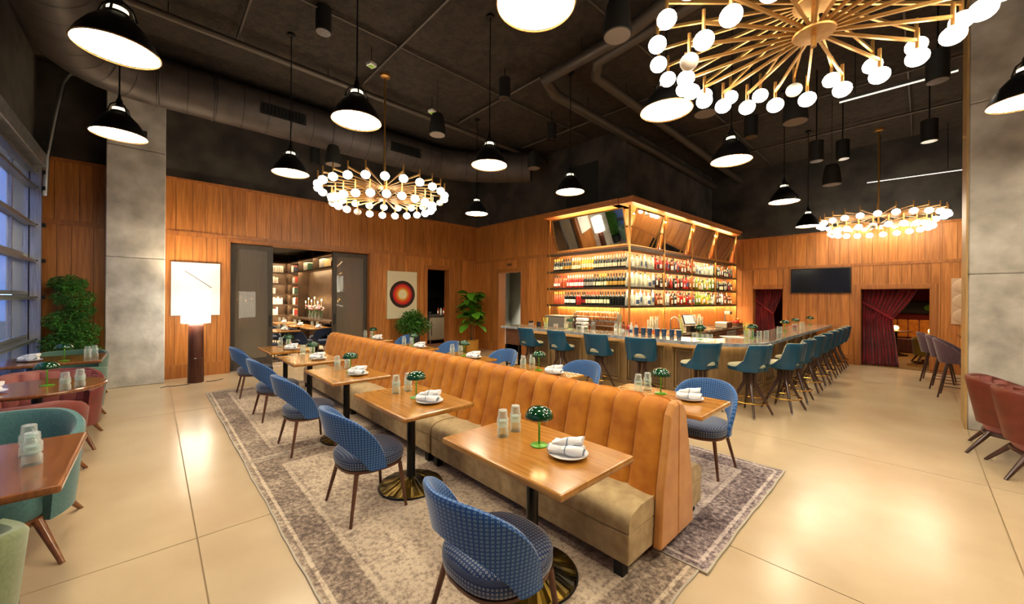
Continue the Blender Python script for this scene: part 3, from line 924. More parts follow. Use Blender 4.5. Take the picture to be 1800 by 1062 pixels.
body.loft([[(b0[k][0], b0[k][1], 0), (b0[k][0], b0[k][1], BZ - 0.052), (b1[k][0], b1[k][1], BZ - 0.052), (b1[k][0], b1[k][1], 0)] for k in range(n)])
obj('bar_body', body, 'bar_wood', bt)
def panel(p, q, z0, z1, out):
    """recessed panel with nested mouldings on the bar front between plan points p and q"""
    p, q = Vector((p[0], p[1], 0)), Vector((q[0], q[1], 0)); d = (q - p).normalized(); nrm = Vector((d.y, -d.x, 0))
    if nrm.dot(Vector((out[0], out[1], 0))) < 0: nrm = -nrm
    L = (q - p).length
    root = None
    def fr(i0, wd, dep, mt):
        mb = MB()
        def slab(s0, s1, a, b):
            P = [p + d * s0, p + d * s1, p + d * s1 + nrm * dep, p + d * s0 + nrm * dep]
            mb.prism([(v.x, v.y) for v in P], a, b)
        slab(i0, L - i0, z0 + i0, z0 + i0 + wd); slab(i0, L - i0, z1 - i0 - wd, z1 - i0)
        slab(i0, i0 + wd, z0 + i0 + wd, z1 - i0 - wd); slab(L - i0 - wd, L - i0, z0 + i0 + wd, z1 - i0 - wd)
        return mb
    mb = MB(); P = [p + d * 0.02, q - d * 0.02, q - d * 0.02 + nrm * 0.006, p + d * 0.02 + nrm * 0.006]
    mb.prism([(v.x, v.y) for v in P], z0 + 0.02, z1 - 0.02)
    root = obj('front_panel', mb, 'bar_panel', bt)
    obj('moulding', fr(0.0, 0.034, 0.045, 'bar_wood'), 'bar_wood', root, bevel=0.005)
    obj('moulding', fr(0.05, 0.022, 0.03, 'bar_wood'), 'bar_wood', root, bevel=0.004)
    return root
yf = 6.34
edges = [-6.2, -5.42, -4.58, -3.72, -2.86]
for a, b in zip(edges[:-1], edges[1:]): panel((a + 0.06, yf), (b - 0.06, yf), 0.16, 0.88, (0, -1))
panel((-2.80, yf), (-2.45, yf + 0.01), 0.16, 0.88, (0, -1))
panel((-2.32, 6.40), (-2.02, 6.66), 0.16, 0.88, (1, -1))
yy = [7.05, 7.9, 8.75, 9.6, 10.45, 11.3, 12.15, 13.0]
for a, b in zip(yy[:-1], yy[1:]): panel((-1.89, a + 0.06), (-1.89, b - 0.06), 0.16, 0.88, (1, 0))
pl0, pl1 = bar_outline(0.30), bar_outline(0.345)
pl0[0] = (-6.25, pl0[0][1]); pl1[0] = (-6.25, pl1[0][1])
pli = MB(); pli.loft([[(pl0[k][0], pl0[k][1], 0), (pl0[k][0], pl0[k][1], 0.11), (pl1[k][0], pl1[k][1], 0.13), (pl1[k][0], pl1[k][1], 0)] for k in range(n)])
obj('plinth', pli, 'bar_wood', bt)
ledb = MB(); q0, q1 = bar_outline(0.29), bar_outline(0.31); q0[0] = (-6.2, q0[0][1]); q1[0] = (-6.2, q1[0][1])
ledb.loft([[(q0[k][0], q0[k][1], BZ - 0.066), (q0[k][0], q0[k][1], BZ - 0.053), (q1[k][0], q1[k][1], BZ - 0.053), (q1[k][0], q1[k][1], BZ - 0.066)] for k in range(n)])
obj('counter_led', ledb, 'counter_led', bt)
obj('end_apron', MB().bx(-6.7, -6.25, 6.1, 6.62, 0.58, BZ - 0.052), 'walnut', bt, bevel=0.005)
for x in (-6.68, -6.28):
    for y in (6.13, 6.58): obj('end_leg', MB().bx(x - 0.015, x + 0.015, y - 0.015, y + 0.015, 0, 0.58), 'black_metal', bt)
obj('end_stretcher', MB().bx(-6.68, -6.28, 6.125, 6.145, 0.1, 0.13), 'black_metal', bt)

# back counter
kc = thing('back_counter', 'steel fronted back counter with dark stone top behind the bar', 'counter')
obj('stone_top', MB().prism([(-6.3, 7.0), (-3.75, 7.0), (-3.55, 13.2), (-4.3, 13.2), (-4.35, 7.6), (-6.3, 7.6)], 0.83, 0.88), 'marble', kc)
kb = obj('cabinet_body', MB().prism([(-6.3, 7.06), (-3.81, 7.06), (-3.61, 13.2), (-4.3, 13.2), (-4.35, 7.6), (-6.3, 7.6)], 0.0, 0.83), 'walnut', kc)
ub = Vector((0.2, 6.14, 0)).normalized(); nb = Vector((ub.y, -ub.x, 0))
for i in range(8):
    s0 = 0.15 + i * 0.75; P0 = Vector((-3.81, 7.06, 0)) + ub * s0
    pts = [P0, P0 + ub * 0.66, P0 + ub * 0.66 + nb * 0.02, P0 + nb * 0.02]
    dr = obj('cabinet_door', MB().prism([(v.x, v.y) for v in pts], 0.12, 0.79), 'steel' if i % 3 else 'plastic_grey', kc)
    h0 = P0 + ub * 0.08 + nb * 0.045; h1 = P0 + ub * 0.58 + nb * 0.045
    obj('handle', MB().tube([(h0.x, h0.y, 0.72), (h1.x, h1.y, 0.72)], 0.01, 6), 'black_metal', dr)

# ------------------------------------------------------------------ shelving with canopy round the bar's core
CX0, CY0 = -4.12, 7.24
UR = Vector((0.25, 6.01, 0)).normalized()
SIDES = {'L': (Vector((-1, 0, 0)), Vector((0, -1, 0)), 2.23), 'R': (UR, Vector((UR.y, -UR.x, 0)), 5.98)}
C0 = Vector((CX0, CY0, 0))
def fp(side, s, o, z=0.0):
    u, nn, L = SIDES[side]; v = C0 + u * s + nn * o
    return Vector((v.x, v.y, z))
def fbox(mb, side, s0, s1, o0, o1, z0, z1):
    mb.prism([(p.x, p.y) for p in (fp(side, s0, o0), fp(side, s1, o0), fp(side, s1, o1), fp(side, s0, o1))], z0, z1)
    return mb
SH = [1.516, 1.92, 2.33, 2.75]
bb = thing('bottle_shelving', 'lit bottle shelving wrapped round the bar core under a mirrored canopy', 'shelf')
for side in 'LR':
    L = SIDES[side][2]; s0 = 0.34 if side == 'L' else 0.0
    for k, z in enumerate(SH):
        sh = obj('shelf', fbox(MB(), side, 0.001 if side == 'L' else 0.0, L + 0.05, -0.34 if side == 'R' else -0.335, 0.012, z - 0.022, z), 'shelf_brown', bb)
        obj('shelf_lip', fbox(MB(), side, 0.001 if side == 'L' else -0.001, L + 0.05, 0.0, 0.014, z - 0.05, z + 0.001), 'shelf_brown', sh)
        obj('led_strip', fbox(MB(), side, 0.03, L - 0.02, -0.02, -0.006, z - 0.034, z - 0.024), 'bar_led', sh)
    obj('back_board', fbox(MB(), side, 0.345, L, -0.40, -0.345, 0.88, 3.66), 'wall_wood_trim', bb)
    obj('wash_led', fbox(MB(), side, 0.4, L - 0.05, -0.30, -0.285, 1.478, 1.49), 'bar_led', bb)
    # fine vertical reeding behind the lowest tier
    rd = MB(); q = int((L - 0.35) / 0.05)
    for i in range(q): fbox(rd, side, 0.35 + 0.05 * i, 0.35 + 0.05 * i + 0.026, -0.345, -0.325, 0.9, 1.48)
    r_ = obj('reeding', rd, 'wall_wood_trim', bb); r_['kind'] = 'stuff'
    ss = [0.0, 2.2] if side == 'L' else [1.45, 2.9, 4.4, 5.95]
    for s in ss:
        obj('post', fbox(MB(), side, s - 0.016, s + 0.016, -0.016 + 0.005, 0.016 + 0.005, 0.88, 3.62), 'brushed_brass', bb)
    # canopy
    so = 0.0
    obj('canopy_roof', fbox(MB(), side, -0.14 if side == 'R' else 0.2, L + 0.12, -0.5, 0.16, 3.72, 3.77), 'wall_wood_trim', bb)
    obj('canopy_soffit', fbox(MB(), side, -0.10 if side == 'R' else 0.2, L + 0.1, -0.4, 0.12, 3.66, 3.72), 'wall_wood_trim', bb)
    obj('canopy_sill', fbox(MB(), side, 0.0 if side == 'R' else 0.34, L, -0.34, -0.02, 2.752, 2.80), 'wall_wood_trim', bb)
    bays = [(0.14, 2.1)] if side == 'L' else [(0.22, 1.36), (1.58, 2.8), (3.02, 4.28), (4.52, 5.84)]
    for a, b in bays:
        # mirror hung tilted: bottom edge back, top edge forward
        z0, z1, ob, ot = 2.84, 3.58, -0.16, 0.03
        P = [fp(side, a, ob, z0), fp(side, b, ob, z0), fp(side, b, ot, z1), fp(side, a, ot, z1)]
        nrm = (P[1] - P[0]).cross(P[3] - P[0]).normalized()
        if nrm.z > 0: nrm = -nrm
        mm = MB(); bk = [p - nrm * 0.02 for p in P]
        mm.add(P + bk, [(0, 1, 2, 3), (7, 6, 5, 4), (0, 4, 5, 1), (1, 5, 6, 2), (2, 6, 7, 3), (3, 7, 4, 0)])
        mo = obj('mirror_panel', mm, 'mirror', bb)
        obj('soffit_led', fbox(MB(), side, a + 0.06, b - 0.06, -0.10, -0.085, 3.50, 3.512), 'bar_led', mo)
        obj('sill_led', fbox(MB(), side, a + 0.06, b - 0.06, -0.25, -0.235, 2.88, 2.892), 'bar_led', mo)
        fr = MB()
        for i in range(4): fr.bar(P[i], P[(i + 1) % 4], 0.022, 0.03)
        obj('mirror_frame', fr, 'brushed_brass', mo)
        for e, s in ((a, -1), (b, 1)):
            q0 = fp(side, e + s * 0.05, -0.07, 3.2); q1 = fp(side, e - s * 0.01, -0.07, 3.2)
            obj('pivot_clamp', MB().tube([q0, q1], 0.02, 8).ball(q0, 0.026, 8), 'brushed_brass', mo, smooth=True)
    fins = [] if side == 'L' else [1.45, 2.9, 4.4]
    for s in fins:
        q = [fp(side, s - 0.02, -0.3, 0), fp(side, s + 0.02, -0.3, 0), fp(side, s + 0.02, -0.12, 0), fp(side, s - 0.02, -0.12, 0)]
        obj('fin', MB().prism([(v.x, v.y) for v in q], 2.80, 3.66), 'wall_wood_trim', bb)

# ------------------------------------------------------------------ bottles: one object each
def bmat(n_, c, rough=0.08, trans=0.0):
    return mat('bottle_' + n_, c, rough=rough, trans=trans, coat=0.3, spec=0.7)
bmat('black', '0d120c'); bmat('green', '18270f'); bmat('straw', '9a7a14', trans=0.35); bmat('rose', 'd1643c', trans=0.3); bmat('red', 'b0241c', trans=0.15)
bmat('amber', '8a3f10', trans=0.25); bmat('lime', '6f8a1c', trans=0.25); bmat('yellow', 'd8a01c', trans=0.15); bmat('blue', '2c4e78'); bmat('brown', '3c1c10'); bmat('white', 'dcd8cf', rough=0.25)
for n_, c in (('cream', 'e2d8b8'), ('gold', 'b59040'), ('white', 'ececec'), ('black', '191919'), ('red', '8c1f1d'), ('blue', '30507a'), ('silver', '8a8a86')):
    mat('paper_' + n_, c, rough=0.6)
WINE = [(0.001, 0.004), (0.03, 0.0), (0.036, 0.004), (0.0365, 0.19), (0.032, 0.215), (0.016, 0.24), (0.0135, 0.30), (0.015, 0.305), (0.001, 0.306)]
TALL = [(0.001, 0.004), (0.03, 0.0), (0.034, 0.004), (0.034, 0.2), (0.024, 0.225), (0.013, 0.245), (0.013, 0.285), (0.001, 0.286)]
SQUAT = [(0.001, 0.004), (0.036, 0.0), (0.043, 0.006), (0.043, 0.15), (0.036, 0.175), (0.015, 0.19), (0.014, 0.23), (0.001, 0.231)]
FLASK = [(0.001, 0.004), (0.028, 0.0), (0.04, 0.01), (0.036, 0.09), (0.03, 0.16), (0.014, 0.2), (0.014, 0.26), (0.001, 0.261)]
CHAMP = [(0.001, 0.004), (0.036, 0.0), (0.041, 0.004), (0.041, 0.15), (0.033, 0.2), (0.017, 0.26), (0.0165, 0.31), (0.001, 0.312)]
PROF = {'wine': WINE, 'tall': TALL, 'squat': SQUAT, 'flask': FLASK, 'champ': CHAMP}
_bm = {}
def bottle(shape, glass, lab, cap, loc, label, group, sc=1.0, face=0.0):
    pr = PROF[shape]; key = (shape, glass)
    if key not in _bm: _bm[key] = MB().lathe(pr, 12).mesh('bottle_' + shape, ['bottle_' + glass], True)
    o = bpy.data.objects.new('bottle', _bm[key]); COL.objects.link(o)
    o.location = loc; o.scale = (sc, sc, sc); o.rotation_euler = (0, 0, face + random.uniform(-0.35, 0.35))
    tag(o, label, 'bottle', group)
    rmax = max(r for r, z in pr[:5]); H = pr[-1][1]
    if lab:
        k2 = (shape, 'lab', lab)
        zb, zt = {'wine': (0.045, 0.13), 'tall': (0.06, 0.15), 'squat': (0.03, 0.11), 'flask': (0.04, 0.09), 'champ': (0.05, 0.12)}[shape]
        rr_ = max(r for r, z in pr if z < 0.16)
        if k2 not in _bm:
            rl = [(rr_ + 0.0008, zb), (rr_ + 0.0012, zt)]
            la = MB(); ar = [radians(-90 - 62 + 124 * q / 6) for q in range(7)]; la.loft([[(rr_ * 1.03 * cos(q), rr_ * 1.03 * sin(q), z_) for q in ar] for z_ in (zb, zt)], cap=False, closed=False)
            _bm[k2] = la.mesh('label', ['paper_' + lab], True)
        l = bpy.data.objects.new('label', _bm[k2]); COL.objects.link(l); l.parent = o
    if cap:
        k3 = (shape, 'cap', cap)
        if k3 not in _bm:
            rn = pr[-2][0] + 0.002
            _bm[k3] = MB().lathe([(rn, H - (0.06 if shape in ('wine', 'champ') else 0.03)), (rn, H + 0.003), (0.001, H + 0.004)], 8).mesh('cap', ['paper_' + cap], True)
        c = bpy.data.objects.new('cap', _bm[k3]); COL.objects.link(c); c.parent = o
    return o
rb = random.Random(3)
tier = ['bottom', 'middle', 'top']
LEFT = {2: [('champ', 'black', 'cream', 'gold')] * 4 + [('wine', 'black', 'gold', 'black')] * 4 + [('wine', 'straw', 'cream', 'cream')] * 4 + [('tall', 'yellow', 'cream', 'cream')] * 5 + [('wine', 'green', 'cream', 'cream')] * 4 + [('wine', 'black', 'cream', 'silver')] * 9,
        1: [('champ', 'rose', 'white', 'black')] * 3 + [('wine', 'rose', None, 'red')] * 3 + [('wine', 'red', 'white', 'cream')] * 7 + [('wine', 'black', 'silver', 'silver')] * 4 + [('wine', 'black', 'cream', 'black')] * 2 + [('wine', 'green', 'cream', 'gold')] * 3 + [('wine', 'black', 'gold', 'black')] * 8,
        0: [('champ', 'rose', None, 'gold')] * 5 + [('wine', 'black', 'white', 'black')] * 5 + [('wine', 'red', 'red', 'black')] * 2 + [('wine', 'black', 'red', 'black')] * 2 + [('wine', 'black', 'cream', 'red')] * 5 + [('wine', 'green', 'cream', 'black')] * 4 + [('wine', 'black', None, 'black')] * 7}
words = {'black': 'near black', 'green': 'dark green', 'straw': 'straw yellow', 'rose': 'orange pink', 'red': 'red', 'amber': 'amber', 'lime': 'lime green', 'yellow': 'golden yellow', 'blue': 'blue', 'brown': 'brown', 'white': 'white', 'clear': 'clear'}
for k in (0, 1, 2):
    row = LEFT[k]; N = len(row)
    for i, (shp, g, l, c) in enumerate(row):
        s = 2.13 - i * (2.03 / (N - 1)) + rb.uniform(-0.004, 0.004)
        p = fp('L', s, -0.13 + rb.uniform(-0.01, 0.01), SH[k] + 0.001)
        bottle(shp, g, l, c, p, '%s wine bottle, %s from the left on the %s wine shelf' % (words[g], ordn(i + 1), tier[k]), 'wine bottles on the left shelves', 0.98)
GL = [('squat', 'clear', 'white', 'silver'), ('tall', 'clear', 'blue', 'silver'), ('tall', 'clear', 'cream', 'black'), ('flask', 'clear', None, 'cream'), ('squat', 'white', 'blue', 'white')]
RDS = [('tall', 'red', 'blue', 'black'), ('squat', 'amber', 'white', 'black'), ('tall', 'amber', 'cream', 'red'), ('wine', 'red', 'white', 'black'), ('tall', 'brown', 'white', 'gold'), ('squat', 'red', 'black', 'black')]
MIX = [('squat', 'amber', 'cream', 'black'), ('tall', 'brown', 'white', 'black'), ('flask', 'red', None, 'gold'), ('tall', 'clear', 'white', 'red'), ('squat', 'black', 'white', 'black'), ('tall', 'amber', 'black', 'gold')]
GRN = [('tall', 'lime', 'white', 'gold'), ('squat', 'clear', 'white', 'black'), ('tall', 'yellow', 'white', 'silver'), ('flask', 'lime', 'cream', 'black'), ('squat', 'yellow', 'cream', 'silver'), ('tall', 'clear', 'blue', 'blue')]
DRK = [('tall', 'black', 'white', 'black'), ('squat', 'brown', 'red', 'black'), ('tall', 'green', 'silver', 'red'), ('squat', 'black', 'cream', 'gold'), ('tall', 'amber', 'white', 'black')]
_bm_clear = 'clear'
MATS['bottle_clear'] = MATS['bottle_clear']
PAL = {2: [GL, RDS, RDS, GL, DRK], 1: [GL, MIX, RDS, GRN, DRK], 0: [GL, MIX, RDS, GRN, MIX]}
for k in (0, 1, 2):
    N = 68
    for i in range(N):
        s = 0.09 + i * (5.8 / (N - 1)) + rb.uniform(-0.006, 0.006)
        pal = PAL[k][min(4, int(i / N * 5.4))] if i > 6 or k == 2 else GL
        if k == 2 and i > 55: pal = DRK
        shp, g, l, c = rb.choice(pal)
        p = fp('R', s, -0.10 - 0.07 * (i % 2) + rb.uniform(-0.01, 0.01), SH[k] + 0.001)
        bottle(shp, g, l, c, p, '%s spirits bottle, %s from the corner post on the %s long shelf' % (words[g], ordn(i + 1), tier[k]), 'spirits bottles on the long shelves', rb.uniform(1.02, 1.28), pi / 2)

# ------------------------------------------------------------------ bar stools
def build_stool():
    t = thing('bar_stool', 'stool', 'bar stool')
    for k in range(4):
        a = pi / 4 + k * pi / 2; c, s = cos(a), sin(a)
        pts = [(0.065 * c, 0.065 * s, 0.62), (0.062 * c, 0.062 * s, 0.50), (0.068 * c, 0.068 * s, 0.46), (0.10 * c, 0.10 * s, 0.40), (0.29 * c, 0.29 * s, 0.02)]
        l = obj('leg', MB().tube(pts, [0.023, 0.024, 0.025, 0.024, 0.014], 10), 'dark_leg', t, smooth=True)
        obj('foot_tip', MB().tube([(0.289 * c, 0.289 * s, 0.026), (0.299 * c, 0.299 * s, 0.0)], [0.0135, 0.011], 8), 'steel', l)
    obj('foot_ring', MB().ring((0, 0, 0.20), 0.222, 0.010, 36, 8), 'gold', t, smooth=True)
    obj('swivel_plate', MB().lathe([(0.11, 0.605), (0.12, 0.612), (0.12, 0.63), (0.1, 0.634)], 20), 'black_metal', t)
    rings = [[(x, y + 0.05, z) for x, y, z in super_ring(0.215 * k, 0.225 * k, z0, 28, 2.8)] for z0, k in ((0.632, 0.9), (0.645, 0.98), (0.69, 1.0))]
    obj('seat_side', MB().loft(rings), 'teal_vinyl', t, smooth=True)
    rings = [[(x, y + 0.05, z) for x, y, z in super_ring(0.215 * k, 0.225 * k, z0, 28, 2.8)] for z0, k in ((0.688, 0.99), (0.705, 0.985), (0.718, 0.94), (0.726, 0.8), (0.728, 0.02))]
    obj('seat_pad', MB().loft(rings), 'cream_vinyl', t, smooth=True)
    def top(p):
        if p < 54: return 1.012
        if p < 76:
            q = (p - 54) / 22; return 1.012 - 0.235 * (q * q * (3 - 2 * q))
        return 0.777 - 0.085 * min(1, (p - 76) / 24)
    def bot(p):
        return 0.64 + (0.125 * sqrt(max(0, 1 - (p / 31) ** 2)) if p < 31 else 0.0)
    def lean(p, z): return 0.055 * max(0, z - 0.66) / 0.34
    obj('backrest', shell(0.222, 0.205, 104, top, bot, lean, 0.036, 66, flute=4.5), 'teal_vinyl', t, smooth=True)
    pip = MB(); pp = []
    for i in range(67):
        ph = -104 + 208 * i / 66; z = top(abs(ph)) + 0.012; k = lean(abs(ph), z); a = radians(ph)
        pp.append(((0.222 + k - 0.012) * sin(a), -(0.205 + k - 0.012) * cos(a), z))
    obj('piping', MB().tube(pp, 0.006, 6), 'cream_vinyl', t, smooth=True)
    return t
mk_stool = Maker(build_stool)
SG = 'teal vinyl bar stools'
FS = [(-5.77, 5.99, -0.12), (-4.92, 5.99, -0.1), (-4.01, 5.99, 0.05), (-3.17, 5.99, 0.3), (-2.22, 5.98, 1.2), (-1.66, 6.3, 1.25)]
FL = ['teal bar stool at the far left end of the bar', 'second teal bar stool from the left end of the bar', 'third teal bar stool from the left end of the bar', 'fourth teal bar stool from the left end of the bar',
      'teal bar stool turned aside just left of the bar corner', 'teal bar stool right at the rounded bar corner']
for (x, y, r), l in zip(FS, FL): mk_stool((x, y, 0), r, l, SG)
for i, y in enumerate((6.95, 7.75, 8.7, 9.55, 10.35, 11.1, 11.8, 12.5)):
    mk_stool((-1.38, y, 0), pi / 2 + (-0.25 if i == 0 else 0.0) + random.uniform(-0.05, 0.05), 'teal bar stool, %s along the long side of the bar counting from the corner' % ordn(i + 1), SG)

# ------------------------------------------------------------------ things on the bar
def straw_cup(x, y, label):
    t = thing('straw_cup', label, 'cup', (x, y, BZ))
    obj('tumbler', MB().lathe([(0.04, 0), (0.045, 0.11), (0.042, 0.11), (0.037, 0.005), (0.001, 0.005)], 16), 'clear_glass', t, smooth=True)
    r = random.Random(5)
    for k in range(14):
        a = r.uniform(0, 6.28); q = r.uniform(0.0, 0.03)
        obj('straw', MB().tube([(q * 0.6 * cos(a), q * 0.6 * sin(a), 0.01), (q * 2.3 * cos(a), q * 2.3 * sin(a), 0.22 + r.uniform(-0.01, 0.02))], 0.005, 5), 'straw_yellow', t)
def tumbler_blue(x, y, label):
    t = thing('cocktail_shaker', label, 'shaker', (x, y, BZ), group='blue shakers in a row on the bar')
    obj('cup', MB().lathe([(0.033, 0), (0.036, 0.004), (0.044, 0.13), (0.042, 0.13), (0.001, 0.12)], 16), 'blue_glass', t, smooth=True)
    obj('rim', MB().ring((0, 0, 0.13), 0.043, 0.003, 18, 6), 'steel', t)
def jar(x, y, z, label, r=0.05, h=0.11, mt='clear_glass', fill=None, lid=None, name='garnish_jar', cat='jar'):
    t = thing(name, label, cat, (x, y, z))
    obj('jar_body', MB().lathe([(r * 0.92, 0), (r, 0.006), (r, h * 0.9), (r * 0.93, h), (r * 0.9, h), (r * 0.94, 0.008), (0.001, 0.008)], 18), mt, t, smooth=True)
    if fill: obj('contents', MB().lathe([(0.001, 0.01), (r * 0.9, 0.012), (r * 0.9, h * 0.7), (0.001, h * 0.74)], 14), fill, t, smooth=True)
    if lid: obj('lid', MB().lathe([(r * 0.98, h), (r * 1.0, h + 0.03), (r * 0.6, h + 0.035), (0.001, h + 0.036)], 16), lid, t, smooth=True)
mat('lime_fill', '9fae4d', rough=0.5); mat('olive_fill', '6b5a2c', rough=0.5); mat('pink_fill', 'c08a78', rough=0.5); mat('orange_fill', 'd0702a', rough=0.5)
straw_cup(-5.62, 6.32, 'glass of pale yellow straws near the left end of the bar')
straw_cup(-2.1, 7.75, 'glass of yellow straws near the bar corner')
jar(-6.15, 6.4, BZ, 'squat glass jar with black lid at the left bar end', 0.06, 0.09, fill='pink_fill', lid='plastic_black')
jar(-5.95, 6.45, BZ, 'low black caddy jar beside the left straw glass', 0.05, 0.08, 'plastic_black', lid='plastic_black')
jar(-5.42, 6.42, BZ, 'glass jar with pink garnish right of the left straws', 0.05, 0.10, fill='pink_fill')
jar(-5.2, 6.5, BZ, 'tall glass jar of pale garnish left of the bar lamp', 0.045, 0.13, fill='candle_wax')
jar(-4.86, 6.5, BZ, 'black capped jar just right of the left bar lamp', 0.055, 0.10, fill='olive_fill', lid='plastic_black')
jar(-4.65, 6.46, BZ, 'small clear garnish jar before the steel shaker', 0.045, 0.09, fill='olive_fill')
mk_lamp((-5.02, 6.42, BZ), 0, 'green mushroom lamp at the left end of the bar', 'green mushroom lamps')
for i in range(7): tumbler_blue(-3.52 + 0.13 * i, 6.44 + (0.015 if i % 2 else 0), 'blue steel shaker, %s from the left in the row on the bar' % ordn(i + 1))
for i in range(2): jar(-3.78 + 0.1 * i, 6.38, BZ, ['small clear glass left of the blue shakers, outer one', 'small clear glass left of the blue shakers, inner one'][i], 0.03, 0.08, name='shot_glass', cat='glass')
mk_lamp((-2.42, 6.5, BZ), 0, 'green mushroom lamp just right of the blue shakers', 'green mushroom lamps')
for i in range(4): jar(-2.56 + 0.09 * i, 6.62 - 0.02 * i, BZ, 'clear rocks glass, %s from the left beside the central bar lamp' % ordn(i + 1), 0.038, 0.085, name='rocks_glass', cat='glass')
mk_lamp((-1.9, 7.35, BZ), 0, 'green mushroom lamp on the bar just past the corner', 'green mushroom lamps')
for i, (x, y) in enumerate(((-1.98, 7.6), (-1.84, 7.52), (-1.78, 7.7))): jar(x, y, BZ, ['clear highball glass left of the corner bar lamp', 'clear highball glass nearest the corner bar lamp', 'clear highball glass behind the corner bar lamp'][i], 0.038, 0.12, name='highball_glass', cat='glass')
jar(-2.0, 7.95, BZ, 'dark bowl on the bar past the corner lamp', 0.07, 0.06, 'plastic_black', name='bowl', cat='bowl')
jar(-1.86, 9.0, BZ, 'stack of clear glasses halfway along the bar, nearer one', 0.045, 0.13, name='glass_stack', cat='glass')
mk_lamp((-1.88, 9.55, BZ), 0, 'green mushroom lamp halfway along the long bar', 'green mushroom lamps')
jar(-1.9, 10.6, BZ, 'clear glasses on the far bar with red garnish', 0.05, 0.12, fill='cork_red', name='glass_stack', cat='glass')
jar(-1.82, 10.9, BZ, 'tall clear glass on the far part of the bar', 0.045, 0.15, name='highball_glass', cat='glass')
mk_lamp((-1.92, 10.75, BZ), 0, 'green mushroom lamp among glasses on the far bar', 'green mushroom lamps')
mk_lamp((-1.9, 12.4, BZ), 0, 'green mushroom lamp at the far end of the bar', 'green mushroom lamps')
tag(obj('menu_card', MB().bx(-0.16, 0.16, -0.11, 0.11, 0, 0.012), 'paper_white', None, (-2.2, 7.3, BZ), (0, 0, 0.7)), 'cream paper stack lying on the bar corner', 'menu')

# behind the bar on the back counter
BC = 0.88
t = thing('ice_bin', 'grey stone box at the left end of the back counter', 'box', (-5.98, 7.24, BC))
obj('bin_body', MB().bx(-0.3, 0.3, -0.2, 0.2, 0, 0.34), 'plastic_grey', t, bevel=0.012); obj('bin_lid', MB().bx(-0.31, 0.31, -0.21, 0.21, 0.34, 0.37), 'plastic_grey', t, bevel=0.008)
t = thing('towel_stack', 'white folded towels beside the grey box', 'towels', (-5.3, 7.22, BC))
for k in range(4): obj('towel', MB().bx(-0.12, 0.12, -0.1, 0.1, 0.085 * k, 0.085 * k + 0.08), 'white_ceramic', t, bevel=0.03, bseg=2)
jar(-4.98, 7.2, BC, 'tall steel shaker on the back counter', 0.06, 0.26, 'steel', name='steel_shaker', cat='shaker')
for i in range(9): jar(-4.85 + 0.085 * i, 7.12 + 0.02 * (i % 2), BC, 'upturned mug, %s in the row behind the bar' % ordn(i + 1), 0.036, 0.09, 'bottle_white' if i > 6 else 'clear_glass', name='mug', cat='mug')
# glass rack rows lit from behind
rk = thing('glass_rack', 'low shelf rack with rows of stemmed glasses under the wine shelves', 'rack', (-5.05, 7.42, BC))
for k in range(2): obj('rack_shelf', MB().bx(-0.6, 0.6, -0.08, 0.08, 0.16 + 0.2 * k, 0.17 + 0.2 * k), 'steel', rk)
for s in (-0.59, 0.59): obj('rack_side', MB().bx(s - 0.01, s + 0.01, -0.08, 0.08, 0, 0.45), 'steel', rk)
def coupe(x, y, z, label):
    o = obj('coupe_glass', MB().lathe([(0.03, 0), (0.028, 0.003), (0.004, 0.008), (0.004, 0.07), (0.03, 0.09), (0.04, 0.125), (0.038, 0.125), (0.026, 0.094), (0.001, 0.08)], 12), 'clear_glass', None, (x, y, z), smooth=True)
    tag(o, label, 'glass', 'coupe glasses on the rack')
for k in range(2):
    for i in range(13): coupe(-5.6 + 0.091 * i, 7.42, BC + 0.171 + 0.2 * k, 'coupe glass, %s from left on the %s rack row' % (ordn(i + 1), ['lower', 'upper'][k]))
for i, (g, l, c) in enumerate((('clear', 'white', 'silver'), ('clear', 'cream', 'silver'), ('amber', 'white', 'black'), ('red', 'red', 'gold'), ('white', 'blue', 'white'), ('clear', 'white', 'red'))):
    bottle('tall', g, l, c, (-4.35 + 0.09 * i, 7.1 + 0.03 * (i % 2), BC), 'pouring bottle with %s glass, %s in the row behind the bar' % (words[g], ordn(i + 1)), 'pouring bottles', 1.05)
t = thing('bar_faucet', 'tall curved chrome faucet behind the bar', 'faucet', (-3.72, 8.3, BC))
obj('spout', MB().tube([(0, 0, 0), (0, 0, 0.3)] + [(0.09 - 0.09 * cos(a), 0, 0.3 + 0.09 * sin(a)) for a in (0.5, 1.0, 1.57, 2.1, 2.7)] + [(0.18, 0, 0.26)], 0.014, 8), 'steel', t, smooth=True)
obj('faucet_base', MB().lathe([(0.03, 0), (0.03, 0.03), (0.016, 0.04)], 12), 'steel', t)
for i in range(3):
    t = thing('copper_jigger', 'small copper cup, %s from the left by the faucet' % ordn(i + 1), 'cup', (-3.85, 7.75 + 0.12 * i, BC), group='copper cups by the faucet')
    obj('cup', MB().lathe([(0.028, 0), (0.04, 0.09), (0.037, 0.09), (0.001, 0.07)], 12), 'orange_fill', t, smooth=True); obj('knob', MB().ball((0, 0, 0.1), 0.028, 8), 'cork_red', t, smooth=True)
def cup_tower(s, label, n_=5):
    p = fp('R', s, -0.12, BC); t = thing('glass_stack', label, 'glass stack', p)
    for k in range(n_): obj('glass', MB().lathe([(0.034, 0.07 * k), (0.04, 0.07 * k + 0.1), (0.038, 0.07 * k + 0.1), (0.032, 0.07 * k + 0.006), (0.001, 0.07 * k + 0.006)], 10), 'clear_glass', t, smooth=True)
for i, s in enumerate((1.0, 1.12, 1.24, 1.36, 2.6, 2.75, 2.9, 3.05, 3.2, 3.35, 3.5, 3.65, 3.8)): cup_tower(s, 'stack of clear glasses, %s from the corner post on the back counter' % ordn(i + 1), 4 + i % 2)
